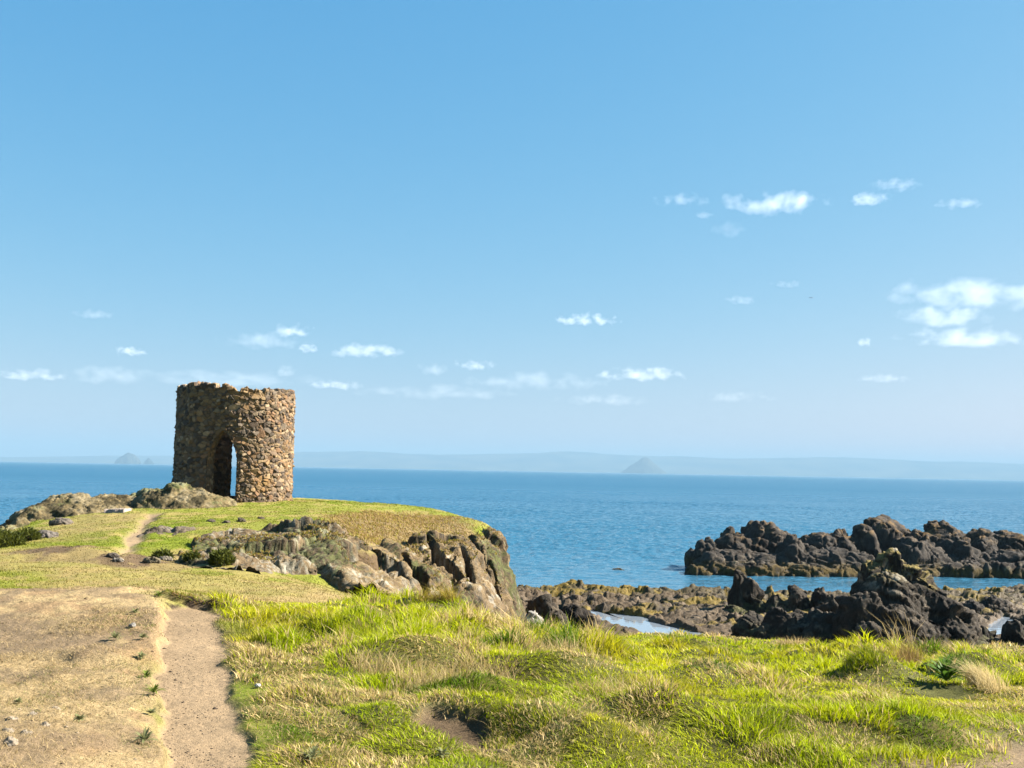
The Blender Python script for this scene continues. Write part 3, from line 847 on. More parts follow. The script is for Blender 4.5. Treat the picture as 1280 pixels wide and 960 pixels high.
SK = [(l[0], l[1], l[2], l[3], l[4] - (.5 if l[4] > 2.4 else .1)) + l[5:] for l in SK]
knoll('skerry', SK, 0, 0, 300, 'long dark rock islet standing in the sea across the narrow channel', AMP_SK, col_dark, .10, 'rock islet', lambda x, y: np.full(x.shape, -.25))
shore_floor = lambda x, y: slook(x, y)
AMP_ST = ((1.5, .34, 1.3, .1), (.55, .11, 1.2, .2), (.2, .055, 1.2, .35))
ST = [lump(1126, 687, 53.5, 24, 1.1, .6, 4.5), lump(1148, 704, 53, 34, 1.3, .6, 3.0), lump(1105, 704, 53, 36, 1.4, .6, 4.0), lump(1168, 716, 52.8, 40, 1.4, .6, 2.4), lump(1130, 715, 52.3, 64, 1.8, .5, 3.0), lump(1182, 730, 52.4, 44, 1.6, .5, 2.0), lump(1196, 752, 52, 44, 1.5, .5, 1.8), lump(1100, 742, 51.3, 46, 1.4, .5, 3.0),
      lump(1150, 756, 51, 74, 1.3, .5, 2.2), lump(1205, 772, 51.5, 40, 1.2, .5, 1.9), lump(1120, 782, 50, 60, .9, .5, 2.2)]
knoll('sea_stack', ST, 0, 0, 330, 'tall craggy rock stack with ochre lichen on its top beyond the grass edge', AMP_ST, col_stack, .04, 'rock', shore_floor)
LOW = [lump(1030, 768, 54, 90, 1.6, .5, 3), lump(1055, 766, 52, 44, 1.0, .6, 2.5), lump(1010, 775, 53, 44, 1.2, .6, 3), lump(960, 770, 55, 46, 1.1, .6, 3), lump(1045, 742, 60, 20, .9, .7, 2.6), lump(1065, 752, 56, 22, 1, .6, 2.6)]
knoll('rock_ledge', LOW, 0, 0, 350, 'low black rock ledge joining the tall stack to the leaning pillar rock', AMP_ST, col_stack, .04, 'rock', shore_floor)
PIL = [lump(927, 710, 66, 13, .7, .6, 4), lump(938, 720, 66, 20, .8, .6, 3), lump(943, 742, 65.5, 24, 1.0, .6, 2.4), lump(930, 758, 64.5, 34, 1.2, .5, 2.2), lump(975, 738, 65, 18, .9, .6, 2.5), lump(1000, 736, 65, 20, .9, .6, 2.4), lump(1030, 737, 64.5, 14, .8, .6, 2.6)]
knoll('rock_pillar', PIL, 0, 0, 370, 'small upright pillar rock with a pointed tip standing on the tidal shelf', AMP_ST, col_stack, .045, 'rock', shore_floor)
knoll('sea_rock', [lump(774, 711, 103, 9, .8, -.1, 2.5), lump(785, 713, 103, 7, .7, -.1, 2.5)], 0, 0, 380, 'tiny lone rock awash in the open water off the shelf', ((.6, .12, 1, .5), (.25, .06, 1, .5)), col_dark, .05, 'rock', sea_floor)
knoll('pointed_rock', [lump(726, 725, 81, 5, .4, .2, 3)], 0, 0, 385, 'small black pointed rock on the seaward edge of the weedy shelf', ((.4, .08, 1, .5),), col_dark, .04, 'rock', shore_floor)
for k, (nm, L, lab) in enumerate([
    ('shore_rock', [lump(688, 752, 52, 20, .8, .8, 2.6), lump(672, 750, 54, 14, .8, .8, 3), lump(700, 762, 51, 12, .6, .8, 2.5)], 'black angular rock beside the foot of the cliff behind the tall dry stems'),
    ('shore_rock', [lump(725, 755, 53, 15, .8, .8, 2.6), lump(740, 772, 52, 18, .7, .8, 2.2), lump(716, 757, 53, 9, .7, .8, 3)], 'dark angular rock at the near end of the long tide pool'),
    ('shore_rock', [lump(765, 790, 50.5, 26, .6, .6, 2.4), lump(790, 799, 50, 24, .5, .6, 2.4)], 'low mossy rock along the near bank of the long tide pool'),
    ('shore_rock', [lump(655, 765, 47, 12, .8, 1, 2.2), lump(645, 752, 47, 10, .8, 1, 2.2)], 'tan slab of rock leaning against the cliff foot'),
    ('shore_rock', [lump(818, 770, 64, 20, .7, .5, 2.6), lump(800, 772, 64, 12, .5, .5, 2.6)], 'rounded grey rock on the far bank of the long tide pool'),
    ('shore_rock', [lump(895, 772, 61, 22, .8, .5, 2.6), lump(875, 770, 62, 14, .7, .5, 2.6)], 'rounded grey rock between the tide pool and the pillar rock'),
    ('shore_rock', [lump(1230, 778, 54, 12, .7, .6, 2.6), lump(1222, 790, 53.4, 15, .7, .6, 2.4)], 'black rock beside the small bright pool past the tall stack'),
    ('shore_rock', [lump(1272, 772, 54, 14, .8, .6, 2.6), lump(1290, 765, 55, 18, .9, .6, 2.6)], 'black boulder on the outer side of the small bright pool'),
    ('shore_rock', [lump(1245, 745, 68, 22, .9, .5, 2.6), lump(1222, 748, 67.6, 18, .8, .5, 2.6)], 'brown tilted rock on the shelf behind the small bright pool'),
    ('shore_rock', [lump(850, 742, 78, 18, 1.0, .2, 2.4), lump(820, 741, 79, 12, .9, .2, 2.4)], 'dark weedy rock at the seaward edge of the shelf'),
    ]):
    knoll(nm, L, 0, 0, 400 + 11 * k, lab, AMP_ST, col_cliff if k == 3 else col_dark if k in (4, 5, 8, 9) else col_stack, .04, 'rock', shore_floor)

# ---------------------------------------------------------------- the round tower
TB = at(291, 622, 55.0)
TR = 70.0 / F * 55.6 ; TWALL = 0.60; TH = 5.55
face_cam = math.atan2(0 - TB[1], 0 - TB[0])           # direction from the tower to the photographer
tower = bpy.data.objects.new('round_tower', None); COL.objects.link(tower)
tower.location = (TB[0], TB[1], TB[2] - .3)
tag(tower, 'roofless round rubble stone tower with a pointed arch doorway on the headland', 'tower')
NT, NO = 760, 250
th = np.linspace(0, 2 * math.pi, NT, endpoint=False)
stoneK = (th / (2 * math.pi) * 60)
topn = frnd(ihash(np.floor(stoneK).astype(np.int64), np.zeros(NT, np.int64), np.zeros(NT, np.int64), 3), 1)
rel = (th - face_cam + math.pi) % (2 * math.pi) - math.pi      # >0 : towards the picture's right
top = TH + 0.22 * (topn - .5) + .06 * np.sin(3 * th + 1) + 0.12 * sstep(0.15, -0.15, rel) + .12 * fbm2(th * 9, th * 0, 5, 3)
def prof(nrow_out=250, ncap=18, nin=110):
    rows = []
    for k in range(nrow_out): rows.append((TR, k / (nrow_out - 1), 1))
    for k in range(1, ncap + 1): rows.append((TR - TWALL * k / (ncap + 1), 1.0, 0))
    for k in range(nin): rows.append((TR - TWALL, 1 - k / (nin - 1), -1))
    return np.array(rows)
PR = prof(); NP_ = len(PR)
R_ = np.broadcast_to(PR[:, 0], (NT, NP_)) * (1 + 0.012 * (1 - PR[:, 1]))
Z_ = PR[:, 1][None] * top[:, None]
P = np.stack([np.cos(th)[:, None] * R_, np.sin(th)[:, None] * R_, Z_], -1)
nn = np.zeros_like(P); nn[..., 0] = np.cos(th)[:, None] * PR[:, 2]; nn[..., 1] = np.sin(th)[:, None] * PR[:, 2]; nn[..., 2] = (PR[:, 2] == 0)

def masonry(P, s=0.235, seed=901):
    x, y, z = P[..., 0].ravel(), P[..., 1].ravel(), P[..., 2].ravel()
    x = x + .07 * fbm3(x * 2.5, y * 2.5, z * 2.5, seed + 5, 2); z = z + .07 * fbm3(x * 2.5 + 7, y * 2.5, z * 2.5, seed + 6, 2)
    sc = s * (1 + 0.0 * x)
    f1, f2, h, ox, oy, oz = cells(x / sc, y / sc, z / sc * 1.45, seed, .95)
    g1, g2, hb, bx, by, bz = cells(x / .38 + 3.3, y / .38, z / .38 * 1.6, seed + 40, .95)
    bigs = (frnd(hb, 9) < .15) & (g2 - g1 > .05)
    f1, f2, h = np.where(bigs, g1, f1), np.where(bigs, g2, f2), np.where(bigs, hb, h)
    ox, oy, oz = np.where(bigs, bx * 1.5, ox), np.where(bigs, by * 1.5, oy), np.where(bigs, bz * 1.5, oz)
    face = sstep(0.0, 0.13, f2 - f1)
    tx = frnd(h, 21) - .5; ty = frnd(h, 22) - .5; tz = frnd(h, 23) - .5
    r = face * (0.030 + 0.045 * frnd(h, 24) + 0.17 * (ox * tx + oy * ty + oz * tz)) - 0.03 + 0.012 * fbm3(x * 12, y * 12, z * 12, seed + 8, 2)
    pal = np.array([[.26, .165, .075], [.21, .15, .085], [.31, .22, .115], [.13, .095, .06], [.27, .165, .085], [.20, .145, .09], [.36, .28, .17], [.09, .068, .048], [.25, .18, .09], [.16, .13, .09]]) * np.array([.87, .81, .79])
    c = pal[(frnd(h, 25) * len(pal)).astype(int) % len(pal)] * (0.75 + .5 * frnd(h, 26))[:, None]
    c = c * (0.35 + 0.65 * face)[:, None] if False else mixc(np.zeros_like(c) + np.array([.105, .078, .050]), c, face)
    # orange lichen in broad patches
    li = fbm3(x * .7, y * .7, z * .7, seed + 11, 3)
    c = mixc(c, [.33, .18, .045], .45 * sstep(.1, .4, li) * face)
    return r.reshape(P.shape[:-1]), c.reshape(P.shape)

disp, tcol = masonry(P)
P2 = P + nn * disp[..., None]
# openings : centre angle, half width in metres, springing height, apex height, sill height
OPEN = [(face_cam - math.radians(11.2), .74, 1.95, 3.6, .2), (face_cam + math.pi - math.radians(8.5), .62, 2.7, 4.15, .30),
        (face_cam + math.radians(95), .45, 2.0, 3.0, 1.3), (face_cam - math.radians(100), .45, 2.0, 3.0, 1.3)]
def open_outline(hw, sp, ap, sill, n=26):
    """half outline of a pointed arch as (offset, height), left foot to apex to right foot"""
    t = np.linspace(0, 1, n)
    h = ap - sp
    R = (hw * hw + h * h) / (2 * hw)
    a1 = math.asin(min(1, h / R))
    arc = [(-(hw) + R - R * math.cos(a1 * k), sp + R * math.sin(a1 * k)) for k in t]
    L = [(-hw, z) for z in np.linspace(sill, sp, 22)[:-1]] + arc
    return np.array(L + [(-x, z) for x, z in L[::-1][1:]])
qt = (th[:, None] + np.zeros(NP_)) ; qz = P[..., 2]
hole = np.zeros(P.shape[:2], bool)
lin_parts = []
for ca, hw, sp, ap, sill in OPEN:
    ol = open_outline(hw, sp, ap, sill)
    off = ((qt - ca + math.pi) % (2 * math.pi) - math.pi) * TR
    hole |= in_poly(off, qz, ol) & (np.abs(off) < 2)
quad = lambda a: a[:, :-1] & a[:, 1:] & np.roll(a, -1, 0)[:, :-1] & np.roll(a, -1, 0)[:, 1:]
keep = ~quad(hole)
V, f, c = compact(P2.reshape(-1, 3), grid_faces(NT, NP_, keep, wrap=True), tcol.reshape(-1, 3))
link('wall', mesh_np('wall', V, [f], c, False), MAT_STONE, tower)
for ca, hw, sp, ap, sill in OPEN:
    ol = open_outline(hw - .02, sp, ap - .03, sill)
    ol = np.vstack([ol, np.c_[np.linspace(hw - .02, -hw + .02, 14)[1:], np.full(13, sill)]])
    # resample finely so the stones of the reveal keep their relief
    seg = np.r_[0, np.cumsum(np.hypot(*np.diff(ol, axis=0).T))]
    tt = np.linspace(0, seg[-1], 200); ol = np.c_[np.interp(tt, seg, ol[:, 0]), np.interp(tt, seg, ol[:, 1])]
    rr = np.linspace(TR + .05, TR - TWALL - .05, 26)
    a = ca + ol[:, 0] / TR
    LP = np.stack([np.cos(a)[:, None] * rr, np.sin(a)[:, None] * rr, np.repeat(ol[:, 1][:, None], 26, 1)], -1)
    cen = np.array([math.cos(ca) * TR, math.sin(ca) * TR, (sill + sp) / 2])
    ln = grid_normals(LP); 
    s_ = np.sign(((cen - LP) * ln).sum(-1, keepdims=True)); ln = ln * s_
    dd, lc = masonry(LP, .25, 915)
    LP = LP + ln * (dd * .5 - .0)[..., None]
    link('arch_reveal', mesh_np('arch_reveal', LP.reshape(-1, 3), [grid_faces(200, 26)], lc.reshape(-1, 3) * 1.15, False), MAT_STONE, tower)

# ---------------------------------------------------------------- far shore across the firth
m_far, N, L = node_mat('distant fields and hills')
o_ = N.new('ShaderNodeOutputMaterial'); b_ = N.new('ShaderNodeBsdfDiffuse'); L.new(b_.outputs[0], o_.inputs[0])
g_ = N.new('ShaderNodeNewGeometry'); t_ = N.new('ShaderNodeTexNoise'); t_.inputs['Scale'].default_value = .0016; t_.inputs['Detail'].default_value = 4
L.new(g_.outputs['Position'], t_.inputs['Vector'])
r_ = N.new('ShaderNodeValToRGB'); r_.color_ramp.elements[0].position = .38; r_.color_ramp.elements[1].position = .62
r_.color_ramp.elements[0].color = (.012, .022, .022, 1); r_.color_ramp.elements[1].color = (.06, .058, .042, 1)
L.new(t_.outputs[0], r_.inputs[0]); L.new(r_.outputs[0], b_.inputs[0])

def far_strip(name, dist, depth, prof_px, seed, amp):
    us = np.linspace(-260, 1540, 500); ts = np.linspace(0, 1, 24)
    pu = [p[0] for p in prof_px]; pv = [p[1] for p in prof_px]
    V = np.zeros((500, 24, 3))
    for j, t in enumerate(ts):
        d = dist + depth * t
        x = (us - 640) / F * d
        vt = np.interp(us, pu, pv)
        ztop = np.array([at(u, v, dist + depth * .6)[2] for u, v in zip(us, vt)])
        sh = sstep(0, .6, np.full(us.shape, t)) * (1 - .5 * sstep(.65, 1, np.full(us.shape, t)))
        n = fbm2(x / 1500., np.full(us.shape, d / 1500.), seed, 4)
        V[:, j, 0] = x; V[:, j, 1] = d; V[:, j, 2] = np.clip(ztop * (sh * (1 + amp * n)), -3, 395) - (3 if j == 0 else 0)
    return tag(link(name, mesh_np(name, V.reshape(-1, 3), [grid_faces(500, 24)], None, True), m_far), kind='structure')
far_strip('far_hills', 17500, 5500, [(-260, 572), (0, 571), (100, 570), (215, 569), (370, 565), (450, 564), (550, 567), (640, 567), (690, 565), (760, 569), (830, 571), (900, 573), (980, 571.5), (1060, 572), (1120, 574), (1200, 577), (1280, 580), (1540, 585)], 501, .14)

def cone_hill(name, u, v, d, hw_px, power, seed, steep=False):
    P = at(u, v, d); r = hw_px / F * d
    n = 60
    X, Y = np.meshgrid(np.linspace(-1, 1, n), np.linspace(-1, 1, n), indexing='ij')
    q = np.hypot(X, Y) * (1 + .18 * fbm2(X * 2 + 3, Y * 2, seed, 3))
    Z = P[2] * np.clip(1 - q, 0, 1) ** power if not steep else P[2] * np.clip((1 - q) * 1.0, 0, 1) ** power
    Z = Z * (1 + .12 * fbm2(X * 5, Y * 5, seed + 3, 3)) - 4 * (q > .97)
    V = np.stack([P[0] + X * r, P[1] + Y * r, Z], -1)
    return tag(link(name, mesh_np(name, V.reshape(-1, 3), [grid_faces(n, n)], None, True), m_far), kind='structure')
cone_hill('conical_hill', 806, 570.5, 14500, 30, .95, 511)
cone_hill('island_hill', 161, 565, 13000, 15, .55, 521, True)
cone_hill('island_hill', 186, 572, 13000, 6, .6, 525, True)

# ---------------------------------------------------------------- haze over the water
HZ = bpy.data.meshes.new('haze')
xs, ys, z0, z1 = 27000.0, 27000.0, -4.5, 420.0
vv = [(-xs, -3000, z0), (xs, -3000, z0), (xs, ys, z0), (-xs, ys, z0), (-xs, -3000, z1), (xs, -3000, z1), (xs, ys, z1), (-xs, ys, z1)]
HZ.from_pydata(vv, [], [(0, 3, 2, 1), (4, 5, 6, 7), (0, 1, 5, 4), (1, 2, 6, 5), (2, 3, 7, 6), (3, 0, 4, 7)])
m_hz, N, L = node_mat('haze'); o_ = N.new('ShaderNodeOutputMaterial'); v_ = N.new('ShaderNodeVolumePrincipled')
v_.inputs['Color'].default_value = (0.225, 0.345, 0.435, 1); v_.inputs['Density'].default_value = 9.5e-5; v_.inputs['Anisotropy'].default_value = 0.0
L.new(v_.outputs[0], o_.inputs['Volume'])
tag(link('haze', HZ, m_hz), kind='stuff')

# ---------------------------------------------------------------- grass
def blades(name, P, H, W, lean, col, tip, mat, rs, label=None, parent=None):
    n = len(P)
    az = rs.uniform(0, 2 * math.pi, n)
    sx = np.cos(az) * W * .5; sy = np.sin(az) * W * .5
    S = np.stack([sx, sy, np.zeros(n)], -1)
    U = np.stack([lean[:, 0] * .32, lean[:, 1] * .32, H * .58], -1)
    T = np.stack([lean[:, 0], lean[:, 1], H], -1)
    V = np.empty((n, 5, 3)); V[:, 0] = P - S; V[:, 1] = P + S; V[:, 2] = P + U - S * .75; V[:, 3] = P + U + S * .75; V[:, 4] = P + T
    C = np.empty((n, 5, 3)); C[:, :4] = col[:, None]; C[:, 4] = tip
    b = np.arange(n)[:, None] * 5
    q = b + np.array([0, 1, 3, 2]); t = b + np.array([2, 3, 4])
    me = mesh_np(name, V.reshape(-1, 3), [q, t], np.clip(C, .003, 1).reshape(-1, 3), False)
    return link(name, me, mat, parent)

def scatter(n, d0, d1, u0, u1, rs):
    d = np.exp(rs.uniform(math.log(d0), math.log(d1), n)); ua = rs.uniform(u0, u1, n)
    return (ua - 640) / F * d, d

DPX = 1.0 / 1097.0
rs = np.random.default_rng(5)
G_BRIGHT = np.array([0.52, 0.53, 0.006]); G_MID = np.array([0.30, 0.365, 0.003]); G_DEEP = np.array([0.09, 0.155, 0.004]); G_OLIVE = np.array([0.38, 0.33, 0.014])
S_PALE = np.array([0.64, 0.50, 0.24]); S_TAN = np.array([0.40, 0.265, 0.09])
# meadow: tussocks of long green blades with dry straw among them
x, y = scatter(700000, 3.4, 27.5, -80, 1720, rs)
mm = lookup(MK['mead'], x, y) * (1 - lookup(MK['soil'], x, y)) * (1 - lookup(MK['path'], x, y))
dk_ = hit(1180, 872); mm = mm * sstep(.14, .3, np.hypot(x - dk_[0], (y - dk_[1]) * .8))
k = (rs.uniform(0, 1, len(x)) < mm) & (lookup(GSD, x, y) > -3)
x, y = x[k], y[k]; n = len(x)
z = lookup(GZ, x, y)
f1, hh, ox, oy, big = tussock(x, y)
r1 = frnd(hh, 31); r2 = frnd(hh, 32); r3 = frnd(hh, 33)
dryf = fbm2(x * .45 + 3, y * .35, 701, 3) + 0.25 * fbm2(x * 2, y * 2, 703, 2) + .3 * sstep(16.5, 19.5, y) * sstep(850, 1050, x / y * F + 640)
ua = x / y * F + 640
tall = np.clip(0.34 + 1.2 * big + 1.1 * (r1 - .5), .06, 1.4) * np.interp(ua, [300, 420, 560, 900, 1300], [.45, .58, .9, .8, .85]) * np.interp(y, [4, 6.5, 9, 14], [.55, .6, .9, 1.0])
core = np.clip(1 - f1 / .8, 0, 1)
H = (0.032 + 0.22 * tall * (0.15 + .85 * core ** .8) * np.interp(y, [12, 20], [1, .55])) * rs.uniform(.5, 1.25, n)
swa = 4.0 * fbm2(x * 1.5, y * 1.5, 719, 3) + rs.normal(0, 1.5, n)
sw = np.stack([np.cos(swa), np.sin(swa)], -1)
out = np.stack([ox, oy], -1) / TUS
lean = (out * 1.2 + sw * .75 + np.array([-.25, -.15])) * np.maximum(H, .06)[:, None] * rs.uniform(.3, 1.5, n)[:, None]
isdry = rs.uniform(0, 1, n) < (.10 + .66 * sstep(.10, .24, .55 * dryf + .62 * (r2 - .58) + .12)) * np.maximum(np.interp(ua, [300, 700, 900, 1500], [1, 1, .7, .7]), sstep(16.5, 19, y))
gm = np.clip(.55 + .8 * fbm2(x * .6, y * .5, 705, 3) + .5 * (r3 - .5), 0, 1)[:, None]
col = G_MID * (1 - gm) + G_BRIGHT * gm
deep = (r3 > .87)[:, None]
col = np.where(deep, G_DEEP * 1.2, col)
ol = sstep(.0, .4, fbm2(x * .8 + 20, y * .7, 707, 3))[:, None]
col = col * (1 - .75 * ol) + G_OLIVE * .75 * ol
st = S_PALE + (S_TAN - S_PALE) * rs.uniform(0, 1, n)[:, None]
col = np.where(isdry[:, None], st, col) * np.exp(rs.normal(0, .28, n))[:, None]
tip = np.where((rs.uniform(0, 1, n) < .3)[:, None], col * .7 + S_PALE * .3, col * 1.08)
H = np.where(isdry, H * 1.12, H)
W = np.maximum(rs.uniform(.003, .006, n), y * DPX * rs.uniform(.6, 1.0, n)) * np.where(rs.uniform(0, 1, n) < .14, 1.8, 1.0)
tag(blades('meadow_grass', np.stack([x, y, z - .01], -1), H, W, lean, col, tip, MAT_GRASS, rs), kind='stuff')

# cropped lawn on the headland, and the thin dry turf of the bank beside the path
x, y = scatter(330000, 9, 66, -320, 760, rs)
free = (1 - lookup(MK['mead'], x, y)) * (1 - lookup(MK['path'], x, y)) * (1 - lookup(MK['path2'], x, y)) * (1 - lookup(MK['bank'], x, y))
stp = lookup(slope, x, y)
zz = lookup(GZ, x, y); cz = cliff_h(x, y)
gidx = lambda a: np.stack([lookup(gc[..., i], x, y) for i in range(3)], -1)
ccol = gidx(gc)
green = sstep(.75, 1.0, ccol[:, 1] / ccol[:, 0])
k = (rs.uniform(0, 1, len(x)) < free * (0.35 + .65 * green)) & (stp < 1.0) & (lookup(GSD, x, y) > -.2) & (cz < zz - .2)
x, y, ccol, zz = x[k], y[k], ccol[k], zz[k]; n = len(x)
H = rs.uniform(.015, .042, n) * (1 + .5 * sstep(.1, .4, fbm2(x * .3, y * .3, 711, 3)))
lean = (rs.normal(0, .6, (n, 2)) + np.array([-.2, 0])) * H[:, None]
W = np.maximum(.004, y * DPX * rs.uniform(.6, 1.0, n))
col = ccol * rs.uniform(.9, 1.25, n)[:, None]
tag(blades('lawn_grass', np.stack([x, y, zz - .004], -1), H, W, lean, col, col * 1.1, MAT_GRASS, rs), kind='stuff')

x, y = scatter(210000, 3.6, 14.5, -330, 380, rs)
bkm = lookup(MK['bank'], x, y); pth = lookup(MK['path'], x, y)
ua = x / y * F + 640
rim = (1 - pth) * (1 - bkm) * (ua > 250) * (ua < 380) * (y < 14) * .5
bare = soft(x, y, P_BARE, .25, 71, .3, 2.0) * .75 + soft(x, y, P_BARE2, .25, 72, .3, 2.0) * .5
pat = np.clip(.55 + 1.3 * fbm2(x * 1.6, y * 1.3, 715, 4), .08, 1)
k = rs.uniform(0, 1, len(x)) < np.maximum(bkm * (1 - bare) * pat, rim) * (1 - pth)
x, y = x[k], y[k]; n = len(x); zz = lookup(GZ, x, y)
H = rs.uniform(.004, .026, n) * (0.6 + .8 * pat[k])
an = rs.uniform(0, 2 * math.pi, n)
lean = np.stack([np.cos(an), np.sin(an)], -1) * rs.uniform(.02, .075, n)[:, None]
W = np.maximum(.0022, y * DPX * rs.uniform(.4, .7, n))
st = np.array([.54, .405, .20]) + (np.array([.36, .25, .11]) - np.array([.54, .405, .20])) * rs.uniform(0, 1.0, n)[:, None]
grn = rs.uniform(0, 1, n) < np.clip(-.03 + .4 * fbm2(x * .9, y * .9, 717, 3) + .2 * sstep(120, 200, x / y * F + 640), 0, .5)
col = np.where(grn[:, None], np.array([.20, .21, .05]), st) * rs.uniform(.7, 1.15, n)[:, None]
tag(blades('dry_turf_grass', np.stack([x, y, zz - .002], -1), H, W, lean, col, col, MAT_STRAW, rs), kind='stuff')

# turf fringe hanging over the step at the head of the path
r = np.random.default_rng(123); n = 420
x = PATH_HEAD[0] + r.uniform(-.42, .46, n); y = PATH_HEAD[1] + r.uniform(.02, .16, n); zz = lookup(GZ, x, y)
H = r.uniform(.01, .04, n); lean = np.stack([r.normal(0, .03, n), -r.uniform(.02, .09, n)], -1)
col = np.where((r.uniform(0, 1, n) < .5)[:, None], G_MID * .8, S_TAN) * r.uniform(.7, 1.2, n)[:, None]
tag(blades('turf_fringe_grass', np.stack([x, y, zz - .004], -1), H, np.full(n, .010), lean, col, col, MAT_GRASS, r), kind='stuff')

# straw-coloured grass on the slope above the cliff
x, y = scatter(120000, 30, 64, 180, 660, rs)
zz = lookup(GZ, x, y); cz = cliff_h(x, y)
m = soft(x, y, P_TOPSTRAW, .8, 68, 1.2, .6)
k = (rs.uniform(0, 1, len(x)) < m) & (cz < zz - .1)
x, y, zz = x[k], y[k], zz[k]; n = len(x)
H = rs.uniform(.03, .12, n); lean = (rs.normal(0, .5, (n, 2)) + [-.5, 0]) * H[:, None]
col = np.where((rs.uniform(0, 1, n) < .18)[:, None], G_OLIVE * .8, S_TAN * .82) * rs.uniform(.7, 1.2, n)[:, None]
tag(blades('clifftop_grass', np.stack([x, y, zz - .01], -1), H, np.maximum(.005, y * DPX * .8), lean, col, col * 1.1, MAT_STRAW, rs), kind='stuff')

# turf rooted on the ledges of the cliff and the outcrop
r = np.random.default_rng(321)
cm = bpy.data.objects['cliff'].data
cv = np.zeros(len(cm.vertices) * 3, np.float32); cm.vertices.foreach_get('co', cv); cv = cv.reshape(-1, 3).astype(float)
cn = np.zeros(len(cm.vertices) * 3, np.float32); cm.vertices.foreach_get('normal', cn); cn = cn.reshape(-1, 3)
i = r.integers(0, len(cv), 160000); cv, cn = cv[i], cn[i]
k = (cn[:, 2] > .72) & (fbm2(cv[:, 0] * .7, cv[:, 1] * .7, 733, 4) + .2 * sstep(-4, -1, cv[:, 0]) > .17)
cv = cv[k]; n = len(cv)
H = r.uniform(.02, .10, n); lean = r.normal(0, .6, (n, 2)) * H[:, None]
col = np.where((r.uniform(0, 1, n) < .3)[:, None], G_OLIVE * .8, S_TAN * .8) * r.uniform(.6, 1.15, n)[:, None]
tag(blades('ledge_grass', cv - [0, 0, .02], H, np.full(n, .03), lean, col, col, MAT_STRAW, r), kind='stuff')

# dry tufts and stems one can tell apart
def tuft(u, v, n, h, spread, lx, ly, cols, label, name='dry_grass_tuft', rad=.16, mat=MAT_STRAW, w=.004, cat='grass tuft', seed=0):
    r = np.random.default_rng(900 + seed)
    n = int(n * 1.7); p = hit(u, v)
    a = r.uniform(0, 2 * math.pi, n); q = np.sqrt(r.uniform(0, 1, n)) * rad
    nc = 7 if n > 100 else 1; ci = r.integers(0, nc, n)
    if nc > 1: q = q * .55
    cxy = r.normal(0, rad * .55, (nc, 2)) * (nc > 1); cl = r.normal(0, .45, (nc, 2)) * (nc > 1); ch = r.uniform(.5, 1.1, nc) if nc > 1 else np.ones(1)
    px = p[0] + q * np.cos(a) + cxy[ci, 0]; py = p[1] + q * np.sin(a) * .8 + cxy[ci, 1]
    pz = lookup(GZ, px, py)
    H = h * r.uniform(.3, 1.0, n) * ch[ci]
    ln = np.stack([np.cos(a) * q / rad * spread + lx, np.sin(a) * q / rad * spread + ly], -1) * H[:, None] * r.uniform(.5, 1.3, n)[:, None] + (r.normal(0, .38, (n, 2)) + cl[ci]) * H[:, None]
    c0, c1 = np.array(cols[0]), np.array(cols[1])
    col = (c0 + (c1 - c0) * r.uniform(0, 1, n)[:, None]) * r.uniform(.75, 1.15, n)[:, None]
    o = blades(name, np.stack([px - p[0], py - p[1], pz - p[2] - .02], -1), H, np.maximum(w * .7, p[1] * DPX * .5), ln, col, col, mat, r)
    o.location = p
    return tag(o, label, cat)
ST2 = (S_PALE, S_TAN); GR2 = (G_BRIGHT, G_DEEP)
tuft(725, 795, 420, .34, .5, -.1, 0, ST2, 'bushy dry straw tuft at the brink below the black angular shore rock', seed=1, rad=.32)
tuft(722, 790, 26, .95, .12, -.05, 0, (S_TAN, S_PALE), 'very tall thin dry stems rising in front of the dark shore rocks', 'tall_dry_stems', .30, w=.004, seed=2)
tuft(1135, 835, 420, .42, .3, .35, 0, (S_TAN, S_TAN * .75), 'brown dry tuft bent over beside the dark broad-leaved dock plant', seed=3, rad=.16)
tuft(1128, 818, 22, .75, .2, -.25, 0, (S_TAN, S_PALE), 'tall thin dry stems leaning in front of the craggy rock stack', 'tall_dry_stems', .25, w=.004, seed=4)
tuft(1228, 868, 520, .34, .3, -.45, .1, (S_PALE * 1.2, S_PALE), 'pale bleached straw tuft combed over on the far side of the dock plant', seed=5, rad=.18)
tuft(1000, 808, 300, .24, .5, -.1, 0, ST2, 'low dry straw tuft on the grass brink under the black rock ledge', seed=6, rad=.36)
tuft(1082, 812, 260, .22, .5, -.1, 0, ST2, 'short dry straw tuft on the grass brink under the tall rock stack', seed=7, rad=.3)
tuft(505, 845, 480, .26, .6, -.2, 0, ST2, 'broad tan tuft of dry grass among the tall meadow tussocks', seed=8, rad=.34)
tuft(535, 862, 300, .22, .6, -.2, 0, ST2, 'smaller tan tuft of dry grass in front of the broad tan tuft', seed=9, rad=.22)
tuft(690, 835, 460, .24, .6, -.1, 0, ST2, 'wide dry grass tuft on the slope under the tall stems', seed=10, rad=.38)
tuft(755, 880, 340, .22, .6, -.2, 0, ST2, 'dry pinkish straw tuft in the middle of the green meadow', seed=11, rad=.24)
tuft(625, 850, 300, .22, .6, -.2, 0, ST2, 'dry straw tuft between the two large tan tufts', seed=12, rad=.26)
tuft(548, 772, 520, .36, .6, -.1, 0, (G_OLIVE, S_TAN), 'rounded olive tussock on the brink in front of the cliff', 'grass_tussock', .26, MAT_GRASS, seed=13)
tuft(652, 916, 260, .13, 1.0, -.1, 0, GR2, 'dark green tussock above the small bare soil patch in the meadow', 'grass_tussock', .2, MAT_GRASS, seed=14)
tuft(1078, 862, 480, .19, .7, -.3, 0, GR2, 'dark green tussock casting a long shadow beside the bent brown tuft', 'grass_tussock', .22, MAT_GRASS, seed=15)
